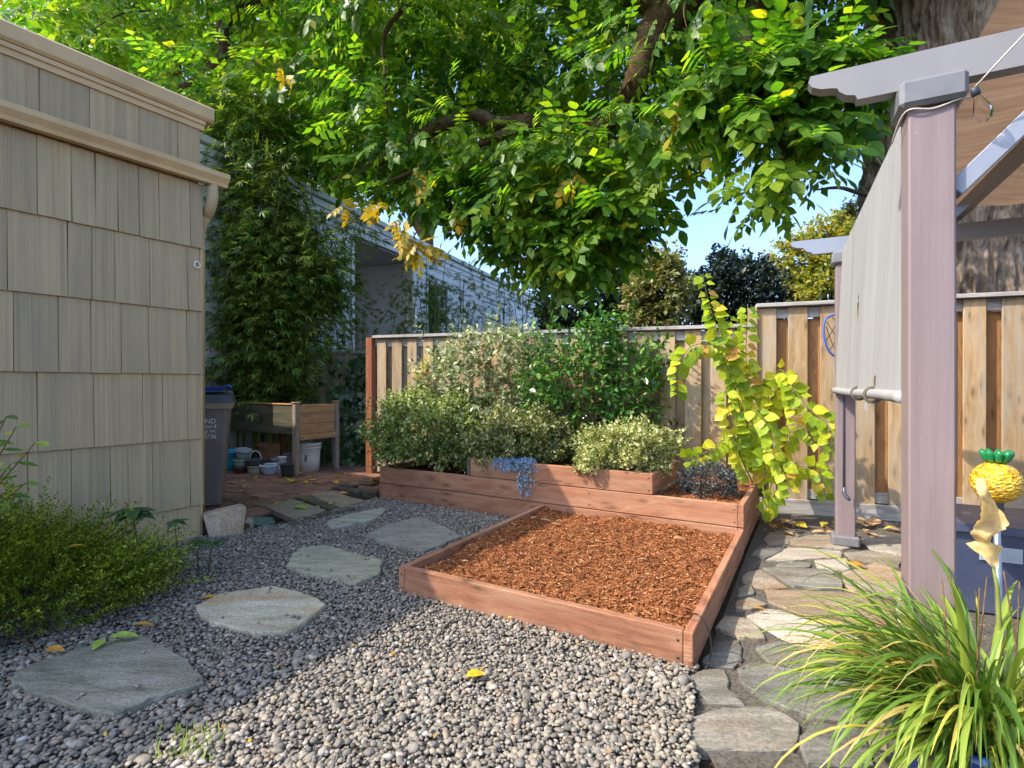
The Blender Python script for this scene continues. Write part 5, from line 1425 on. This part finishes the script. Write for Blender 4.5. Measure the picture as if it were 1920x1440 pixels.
ye = np.array(ye); n = len(ye)
foliage(crown, ye, norm(rn.normal(0, .5, (n, 3)) + np.array([0, 0, -.9])), norm(rn.normal(0, .6, (n, 3)) + np.array([0, -.6, .5])), rn.uniform(.2, .3, n), CPH, CPL, M_yellow, n, 'yellow_leaf_spray')
for k, (u, v, Y, ru, rv_, rd, n) in enumerate(CL[::3]):        # twigs carrying the clumps
    c = at(u, v, Y); e = c + Vector((r.uniform(.1, .7), r.uniform(-.1, .6), r.uniform(.3, .9)))
    MB().tube(smooth_path([e, e.lerp(c, .5) + Vector((0, 0, .08)), c, c + Vector((r.uniform(-.3, .3), -.1, -.25))], 3), [.016 - .0014 * q for q in range(10)], 6).build('twig', M_limb, tree, True)

# ------------------------------------------------------------------ trees beyond the fences
def bgtree(name, label, c, rad, ntw, per, tl, S, mat, seed, trunk, lump=.7, up=.2, leaf=SMALL2, th_=.08):
    th = thing(name, label, 'tree', (c[0], c[1], 0), 'trees beyond the fences')
    P, D, N, Sx, tip, td = twiggy(c, rad, ntw, per, tl, S, seed, up=up, lump=lump, lo=-.8)
    foliage(th, P, D, N, Sx, leaf, leaf, mat, mass='crown')
    MB().tube([Vector((c[0], c[1], -.05)), Vector((c[0] + .05, c[1], c[2] * .5)), Vector(c) + UP * rad[2] * .5], [trunk, trunk * .7, trunk * .3], 10).build('trunk', M_limb, th, True)
    for t in tip[:14]: MB().tube([Vector((c[0], c[1], c[2] * .55)), Vector(c).lerp(Vector(t), .5) - UP * .1, Vector(t)], [trunk * .4, trunk * .2, .012], 6).build('limb', M_limb, th, True)
    return th
tl_ = lambda nm, st, **k: leafmat(nm, st, **k)
bgtree('flowering_tree', 'tall pale green and pinkish tree beyond the fence, left of the dark tree', tuple(at(1232, 560, 13)), (.85, .9, 1.35), 620, 16, .55, .13, tl_('pale far leaf', [(0, srgb(84, 100, 48)), (.5, srgb(130, 142, 78)), (.85, srgb(176, 170, 118)), (1, srgb(190, 156, 134))], trans=.3), 71, .12)
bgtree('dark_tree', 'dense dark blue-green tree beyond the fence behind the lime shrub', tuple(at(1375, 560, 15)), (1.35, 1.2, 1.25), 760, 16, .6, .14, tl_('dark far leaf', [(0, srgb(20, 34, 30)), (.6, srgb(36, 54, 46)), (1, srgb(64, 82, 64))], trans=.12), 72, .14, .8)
bgtree('golden_tree', 'golden green tree beyond the taller fence beside the pergola', tuple(at(1545, 510, 18)), (1.55, 1.3, 1.5), 720, 16, .7, .16, tl_('golden far leaf', [(0, srgb(98, 116, 44)), (.5, srgb(144, 152, 60)), (.85, srgb(186, 176, 70)), (1, srgb(206, 170, 66))], trans=.35), 73, .16, .9)
bgtree('conifer', 'narrow dark conifer poking up behind the golden tree', tuple(at(1592, 455, 22)), (.75, .8, 1.6), 380, 14, .5, .14, tl_('conifer needles', [(0, srgb(46, 62, 34)), (1, srgb(96, 106, 58))], trans=.2), 74, .14, .4)
bgtree('dark_tree', 'shadowy tree beyond the fence under the hanging crown', tuple(at(1105, 560, 15)), (1.5, 1.2, 1.3), 600, 14, .6, .15, tl_('deep green far leaf', [(0, srgb(30, 48, 24)), (1, srgb(70, 92, 44))], trans=.25), 75, .14, .8)  # leaves in plain dark greens
bgtree('leafy_tree', 'bright yellow-green tree above the shingled house roof', tuple(at(330, 60, 13)), (3.6, 2.0, 3.0), 1500, 16, .8, .17, tl_('bright far leaf', [(0, srgb(96, 128, 34)), (.6, srgb(140, 162, 48)), (1, srgb(196, 190, 70))], trans=.5), 76, .25, .8)
bgtree('leafy_tree', 'bright leafy tree behind the white house under the main crown', tuple(at(800, 200, 19)), (5.0, 2.0, 4.2), 1700, 16, 1.0, .24, tl_('bright far leaf b', [(0, srgb(84, 120, 34)), (.6, srgb(128, 156, 46)), (1, srgb(190, 182, 66))], trans=.5), 78, .3, .8)

# ------------------------------------------------------------------ heather bush, seedlings and sprigs at the left
M_heath = leafmat('heather green', [(0, srgb(62, 84, 24)), (.4, srgb(98, 120, 32)), (.75, srgb(138, 156, 46)), (1, srgb(186, 192, 76))], .3, (1.4, 1.4, .5, 1))
hb = thing('heather_bush', 'sprawling bright green heather bush against the shingled house', 'bush', (-2.2, 2.5, 0))
r = np.random.default_rng(81); rs = random.Random(81)
sp_parts = []
for k in range(30):
    t = .18 + .82 * k / 29; a = k * 2.4
    sp_parts.append(xf(quad_leaf(.22), (t, 0, .06 * math.sin(t * 3)), (.75, math.cos(a) * .75, math.sin(a) * .75), (math.sin(a), .3, .8), .085 * (1.1 - .45 * t)))
sp_parts.append((np.array([(0, .006, 0), (0, -.006, 0), (.5, .005, .06), (.5, -.005, .06), (1, .002, .01), (1, -.002, .01)]), [[(0, 1, 3, 2), (2, 3, 5, 4)]]))
SPRIG = join_t(sp_parts)
n = 2300
th0 = r.uniform(0, 2 * np.pi, n); rad_ = r.uniform(0, 1, n) ** .5
Cx = -2.50 + .58 * rad_ * np.cos(th0) + .10 * rad_ * np.sin(th0); Cy = 2.48 + .48 * rad_ * np.sin(th0) + .12 * rad_ * np.cos(th0)
hgt = .38 * np.clip(1 - rad_ ** 2.2, .0, 1) * (.6 + .8 * vnoise(np.stack([Cx * 4, Cy * 4, Cx * 0], -1)))
P = np.stack([Cx, Cy, hgt * r.uniform(.3, 1, n)], -1)
D = np.stack([np.cos(th0) * rad_ * .8 + .22 + r.normal(0, .35, n), np.sin(th0) * rad_ * .8 - .2 + r.normal(0, .35, n), .75 * (1.15 - rad_) + r.uniform(.05, .6, n)], -1)
wallside = ((P - np.array(C0)) @ np.array(NR)) > .05
tipside = ((P + norm(D) * .24 - np.array(C0)) @ np.array(NR)) > .03
k = wallside & tipside
P, D = P[k], D[k]
foliage(hb, P, D, np.tile([0, 0, 1.], (len(P), 1)) + r.normal(0, .3, (len(P), 3)), r.uniform(.15, .30, len(P)) * np.where(r.uniform(0, 1, len(P)) < .15, 1.5, 1), SPRIG, SPRIG, M_heath)
stems(hb, (-2.2, 2.45, 0), [tuple(p) for p in P[:60]], 16, .006, M_stem, 8, spread=.3)
M_rhod = leafmat('leathery dark leaf', [(0, srgb(38, 66, 36)), (1, srgb(66, 100, 54))], .18, (1.5, 1.5, .5, 1), .3, .5)
def sprig(name, label, base, top, nl, L, mat, seed, droop=-.25, tiers=1, cat='seedling'):
    th = thing(name, label, cat, base); rr = random.Random(seed)
    b, t = Vector(base), Vector(top)
    MB().tube(smooth_path([b, b.lerp(t, .5) + Vector((rr.uniform(-.02, .02), 0, 0)), t], 4), [.005 - .0003 * i for i in range(9)], 6).build('stem', M_stem, th, True)
    P, D, N, S = [], [], [], []
    for k in range(nl):
        a = k * 2.4 + rr.uniform(-.3, .3); lev = t - (t - b) * (rr.uniform(0, .6) if tiers > 1 else rr.uniform(0, .06))
        P.append(tuple(lev)); D.append((math.cos(a), math.sin(a), droop + rr.uniform(-.2, .35))); N.append((0, -.2, 1)); S.append(L * rr.uniform(.75, 1.15))
    foliage(th, P, D, N, S, OV, OVL, mat, nl)
    return th
sprig('rhododendron', 'rhododendron sprig with a dark leaf whorl beside the shingled wall', gp(278, 1085), at(248, 952, 2.92), 18, .12, M_rhod, 1, -.3)
sprig('seedling', 'slim four-leaved seedling left of the concrete wedge', gp(330, 1088), at(325, 974, 3.0), 6, .075, M_rhod, 2)
sprig('seedling', 'short seedling with a yellow leaf at the gravel edge', gp(372, 1072), at(376, 1012, 3.05), 6, .075, M_rhod, 3)
sprig('seedling', 'small blue-green seedling nearest the concrete wedge', gp(392, 1078), at(400, 1016, 3.02), 6, .06, M_rhod, 4)
M_sprig = leafmat('fresh sprig leaf', [(0, srgb(70, 110, 44)), (.7, srgb(104, 140, 52)), (1, srgb(196, 190, 50))], .35)
lb = thing('leafy_sprig', 'glossy leafy sprig reaching in at the left edge of the picture', 'shrub', (-2.15, 2.02, 0))
rr = random.Random(12); P, D, N, S = [], [], [], []
for tp in ((30, 800, 2.15), (66, 830, 2.1), (20, 870, 2.1), (50, 905, 2.1), (-30, 900, 2.1), (12, 780, 2.2), (5, 930, 2.1)):
    t = at(*tp); m = Vector((-2.2, 2.06, .45)); pts = smooth_path([Vector((-2.15, 2.02, 0)), m, t], 5)
    MB().tube(pts, [.006 - .0004 * i for i in range(11)], 6).build('stem', M_stem, lb, True)
    for k in range(9):
        p = pts[-1].lerp(pts[-4], k / 9); a = k * 2.4
        P.append(tuple(p)); D.append((math.cos(a), math.sin(a) * .6, rr.uniform(-.2, .4))); N.append((0, -.4, 1)); S.append(rr.uniform(.045, .07))
foliage(lb, P, D, N, S, OV, OVL, M_sprig, len(P))

# ------------------------------------------------------------------ potted grass, purple-leaved plant at the lower right
PC = Vector((1.16, 1.30, 0))
M_bluepot = plain('cobalt glazed pot', srgb(34, 70, 150), .2, .6, .1, 8., .03)
pt = thing('blue_pot', 'cobalt blue glazed pot hidden under the arching grass', 'pot', PC)
MB().lathe(PC, [(.001, 0), (.13, 0), (.17, .14), (.19, .26), (.205, .27), (.205, .30), (.185, .30), (.175, .25), (.001, .245)], 36).build('body', M_bluepot, pt, True)
MB().lathe(PC, [(.001, .262), (.178, .255)], 24).build('soil', M_soil_dark, pt)
_m = Mt('grass blade', .45, .4)
att = _m.n('Attribute', attribute_name='along').outputs['Fac']
oi = _m.rnd()
g1 = _m.ramp(oi, [(0, srgb(76, 108, 38)), (.5, srgb(110, 142, 52)), (.8, srgb(152, 168, 68)), (.92, srgb(206, 186, 90)), (1, srgb(190, 160, 110))])
tipw = _m.ramp(_m.math('ADD', att, _m.math('MULTIPLY', oi, .35)), [(1.02, (0, 0, 0, 1)), (1.3, (1, 1, 1, 1))])
g1 = _m.mix(_m.math('MULTIPLY', tipw, .8), g1, srgb(196, 174, 66)); _m.base(g1)
oi2 = 0
tr = _m.n('BsdfTranslucent', {'Color': _m.mix(1., g1, (1.4, 1.4, .6, 1), 'MULTIPLY')})
_m.t.links.new(_m.n('MixShader', {0: .35, 1: _m.b.outputs[0], 2: tr.outputs[0]}).outputs[0], _m.out.inputs[0]); M_blade = _m.m
gr = thing('arching_grass', 'arching strap-leaved grass with yellowing tips in the blue pot', 'grass plant', PC + UP * .25)
rr = random.Random(91)
for k in range(298):
    az_ = rr.uniform(0, 6.283)
    if rr.random() < .55: az_ = rr.gauss(math.radians(185), .7)
    el_ = math.radians(rr.uniform(28, 86) if k > 30 else rr.uniform(70, 88)); L = rr.uniform(.26, .60); w = rr.uniform(.004, .0095)
    h = Vector((math.cos(az_), math.sin(az_), 0)); p = PC + h * rr.uniform(0, .11) + Vector((rr.uniform(-.05, .05), rr.uniform(-.05, .05), .25))
    e = el_; n_ = 11; vs = []; side = UP.cross(h); bend = rr.uniform(.10, .26); al = []
    side = (side + UP * rr.uniform(-.5, .5)).normalized()
    for i in range(n_ + 1):
        t = i / n_; ww = w * (1.0 if t < .55 else max(.04, (1 - t) / .45) ** .8) * (.7 + .3 * min(1, t * 4))
        d = h * math.cos(e) + UP * math.sin(e); up_ = (UP * math.cos(e) - h * math.sin(e))
        vs += [p + side * ww + up_ * ww * .5, p, p - side * ww + up_ * ww * .5]; al += [t] * 3
        p = p + d * (L / n_); e -= bend * (.5 + 1.2 * t)
        if p.z < .02: e = max(e, 0)
    fs = []
    for i in range(n_):
        a = 3 * i; fs += [(a, a + 1, a + 4, a + 3), (a + 1, a + 2, a + 5, a + 4)]
    o = MB().add(vs, fs).build('blade', M_blade, gr, True)
    at_ = o.data.attributes.new('along', 'FLOAT', 'POINT'); at_.data.foreach_set('value', al)
xv, xfc, xal = [], [], []
for k in range(420):
    az_ = rr.uniform(0, 6.283) if rr.random() < .4 else rr.gauss(math.radians(180), .8)
    e = math.radians(rr.uniform(25, 80)); L = rr.uniform(.25, .52); w = rr.uniform(.002, .005); h = Vector((math.cos(az_), math.sin(az_), 0))
    p = PC + h * rr.uniform(0, .12) + UP * .25; side = (UP.cross(h) + UP * rr.uniform(-.6, .6)).normalized(); b0 = len(xv); bend = rr.uniform(.12, .3)
    for i in range(9):
        t = i / 8; ww = w * max(.05, 1 - t ** 2); xv += [p + side * ww, p - side * ww]; xal += [t, t]
        p = p + (h * math.cos(e) + UP * math.sin(e)) * (L / 8); e -= bend * (.5 + t)
    xfc += [(b0 + 2 * i, b0 + 2 * i + 1, b0 + 2 * i + 3, b0 + 2 * i + 2) for i in range(8)]
o = tag(MB().add(xv, xfc).build('thin_blades', M_blade, gr, True), kind='stuff')
o.data.attributes.new('along', 'FLOAT', 'POINT').data.foreach_set('value', xal)
for k in range(9):                                              # spent flower stalks
    b = PC + Vector((rr.uniform(-.1, .1), rr.uniform(-.1, .1), .25)); t = b + Vector((rr.uniform(-.22, .2), rr.uniform(-.05, .15), rr.uniform(.22, .42)))
    MB().tube(smooth_path([b, b.lerp(t, .5) + UP * .03, t], 4), .0018, 5).build('flower_stalk', M_stem, gr, True)
M_heuch = leafmat('purple leaf', [(0, srgb(66, 44, 48)), (.6, srgb(96, 70, 72)), (1, srgb(140, 120, 118))], .15, (1, .8, .8, 1), .35)
he = thing('purple_heuchera', 'dark purple-leaved heuchera tucked under the arching grass', 'plant', PC + Vector((-.16, -.03, .26)))
P, D, N, S = [], [], [], []
for k in range(22):
    a = rr.uniform(0, 6.283); P.append(tuple(PC + Vector((-.15 + .04 * math.cos(a), -.05 + .04 * math.sin(a), .28 + rr.uniform(-.01, .05))))); D.append((math.cos(a) - .3, math.sin(a) - .3, rr.uniform(-.5, .3))); N.append((0, -.4, 1)); S.append(rr.uniform(.05, .08))
foliage(he, P, D, N, S, leaf_hi(.42, .06, .2, .45, .7), OVL, M_heuch, 22)
stk = gp(1640, 1395)
tag(plank(None, 'wooden_stake', at(1646, 1400, 1.56), at(1640, 1268, 1.56), .045, .03, M_oldplank, up=PA), 'short weathered wooden stake beside the blue pot', 'stake')

# ------------------------------------------------------------------ grass tufts, fallen leaves
r = np.random.default_rng(95); n = 70
u = r.uniform(285, 420, n); v = r.uniform(1378, 1440, n)
P = np.array([tuple(gp(a, b, .0)) for a, b in zip(u, v)])
D = np.stack([r.normal(0, .35, n), r.normal(0, .3, n), np.ones(n)], -1)
tuft = thing('grass_tuft', 'few bright green grass blades at the bottom edge of the gravel', 'grass', (float(P[0, 0]), float(P[0, 1]), 0))
tuft['kind'] = 'stuff'
foliage(tuft, P, D, np.tile([0, -1., .2], (n, 1)), r.uniform(.025, .06, n), LANCE, LANCE, leafmat('lawn blade', [(0, srgb(110, 140, 50)), (1, srgb(170, 186, 84))], .3), mass='grass_blades')

M_fall = {'yellow': leafmat('fallen yellow', [(0, srgb(214, 178, 40)), (1, srgb(236, 204, 56))], .25, (1.2, 1.1, .5, 1), .5),
          'orange': leafmat('fallen orange', [(0, srgb(196, 132, 46)), (1, srgb(214, 160, 62))], .25, (1.2, 1., .5, 1), .5),
          'green': leafmat('fallen green', [(0, srgb(140, 172, 66)), (1, srgb(168, 192, 84))], .3, (1.3, 1.3, .5, 1), .5),
          'tan': leafmat('fallen tan', [(0, srgb(176, 136, 94)), (1, srgb(206, 168, 122))], .2, (1.1, 1., .7, 1), .6),
          'mix': leafmat('patio litter', [(0, srgb(196, 164, 46)), (.5, srgb(214, 190, 80)), (.75, srgb(190, 126, 44)), (1, srgb(146, 150, 56))], .2, (1.2, 1.1, .5, 1), .5)}
def fallen(lab, p, size, yaw, kind, tilt=.15, group=None, w=.3):
    p = Vector(p); rr = random.Random(int(abs(p.x * 1e4 + p.y * 1e3)))
    R = frames(np.array([[math.cos(yaw), math.sin(yaw), rr.uniform(-.1, .1)]]), np.array([[rr.uniform(-1, 1) * tilt, rr.uniform(-1, 1) * tilt, 1]]))[0]
    key = (kind, w)
    if key not in _fm:
        t = leaf_hi(w, .10, .12, .38, .5); me = np_mesh('fallen_leaf', t[0], [np.array(f) for f in t[1]], True); me.materials.append(M_fall[kind]); _fm[key] = me
    M = Matrix.Identity(4)
    for a in range(3):
        for b in range(3): M[a][b] = R[a, b] * size
        M[a][3] = p[a]
    tag(link('fallen_leaf', _fm[key], None, M), lab, 'leaf', group)
_fm = {}
fallen('bright yellow leaf lying alone on the sunlit gravel', gp(874, 1268, .04), .075, .35, 'yellow', .1, w=.38)
fallen('small yellow leaf on the gravel near the shadow edge', gp(735, 1228, .035), .035, 1.5, 'orange')
fallen('orange-brown leaf on the gravel beside the pale gold stone', gp(375, 1122, .035), .10, .5, 'orange', w=.16)
fallen('light green leaf lying flat across the large stepping stone', gp(203, 1196, .055), .115, .25, 'green', .1, w=.22)
fallen('light green leaf hanging downward on the large stepping stone', gp(196, 1198, .055), .075, -1.45, 'green', .1, w=.3)
fallen('orange leaf at the upper left edge of the large stepping stone', gp(84, 1218, .06), .075, .1, 'orange', .2)
fallen('rusty leaf at the foot of the heather bush', gp(250, 1172, .05), .085, .4, 'orange', .2, w=.2)
fallen('yellow leaf resting on top of the heather bush', at(128, 1026, 2.42), .075, .9, 'orange', .4)
fallen('yellow leaf on the flagstones right of the raised bed', gp(1412, 1140, .03), .07, -.2, 'orange', .1, w=.14)
fallen('curled leaf on the flagstones near the far pergola post', gp(1590, 1058, .03), .10, -.2, 'orange', .2)
fallen('green leaf lying on the nearest grey plank', gp(552, 950, .04), .13, -.2, 'green', .2, w=.4)
for lab, u_, v_, s_, y_ in (('tan dry leaf in the middle of the mulch', 1195, 1049, .085, .1), ('pale dry leaf near the mulch back right', 1262, 1008, .07, -.3), ('dry tan leaf in the mulch back left corner', 996, 972, .10, .9), ('dry leaf beside the planter board in the shaded mulch', 1012, 974, .09, -.2),
        ('small pale chip leaf near the mulch left edge', 866, 1052, .04, .3), ('brown leaf curled near the mulch right end', 1236, 1015, .06, .5), ('thin tan leaf at the back of the mulch', 1035, 982, .06, .2)):
    fallen(lab, gp(u_, v_, .135), s_, y_, 'tan', .3, w=.25)
rr = random.Random(33)
for k in range(46):
    if k < 30: u_, v_ = rr.uniform(430, 700), rr.uniform(878, 905)
    else: u_, v_ = rr.uniform(425, 690), rr.uniform(905, 950)
    fallen('yellowed leaf littering the clay paver patio', gp(u_, v_, .025), rr.uniform(.06, .13), rr.uniform(0, 6.28), 'mix', .35, 'fallen leaves on the patio', rr.choice([.2, .3]))
for k in range(34):
    u_, v_ = rr.uniform(1440, 1690), rr.uniform(972, 1000)
    fallen('dry leaf in the litter along the fence foot by the far post', gp(u_, v_, .02), rr.uniform(.06, .12), rr.uniform(0, 6.28), 'tan' if rr.random() < .65 else 'mix', .5, 'dry leaves along the fence foot', .3)

# crumbs of dry leaf, twig and bark over the gravel and the path
r = np.random.default_rng(99); n = 520
X = r.uniform(-2.2, 2.2, n); Yv = r.uniform(1.5, 4.6, n)
ok = (inside_np(GRAVEL, X, Yv) | inside_np(PATH, X, Yv)) & ~inside_np(BED_Q, X, Yv)
X, Yv = X[ok], Yv[ok]; n = len(X); yaw = r.uniform(0, 6.28, n)
lit = thing('leaf_litter', 'tiny scattered crumbs of dry leaf and twig on gravel and path', 'litter', (0, 2, 0)); lit['kind'] = 'stuff'
foliage(lit, np.stack([X, Yv, np.where(inside_np(PATH, X, Yv), .026, .030)], -1), np.stack([np.cos(yaw), np.sin(yaw), r.normal(0, .2, n)], -1), np.stack([r.normal(0, .4, n), r.normal(0, .4, n), np.ones(n)], -1), r.uniform(.006, .026, n), OVL, OVL, leafmat('litter crumbs', [(0, srgb(92, 64, 42)), (.5, srgb(150, 108, 66)), (.85, srgb(196, 160, 92)), (1, srgb(206, 176, 60))], .1), mass='crumbs')
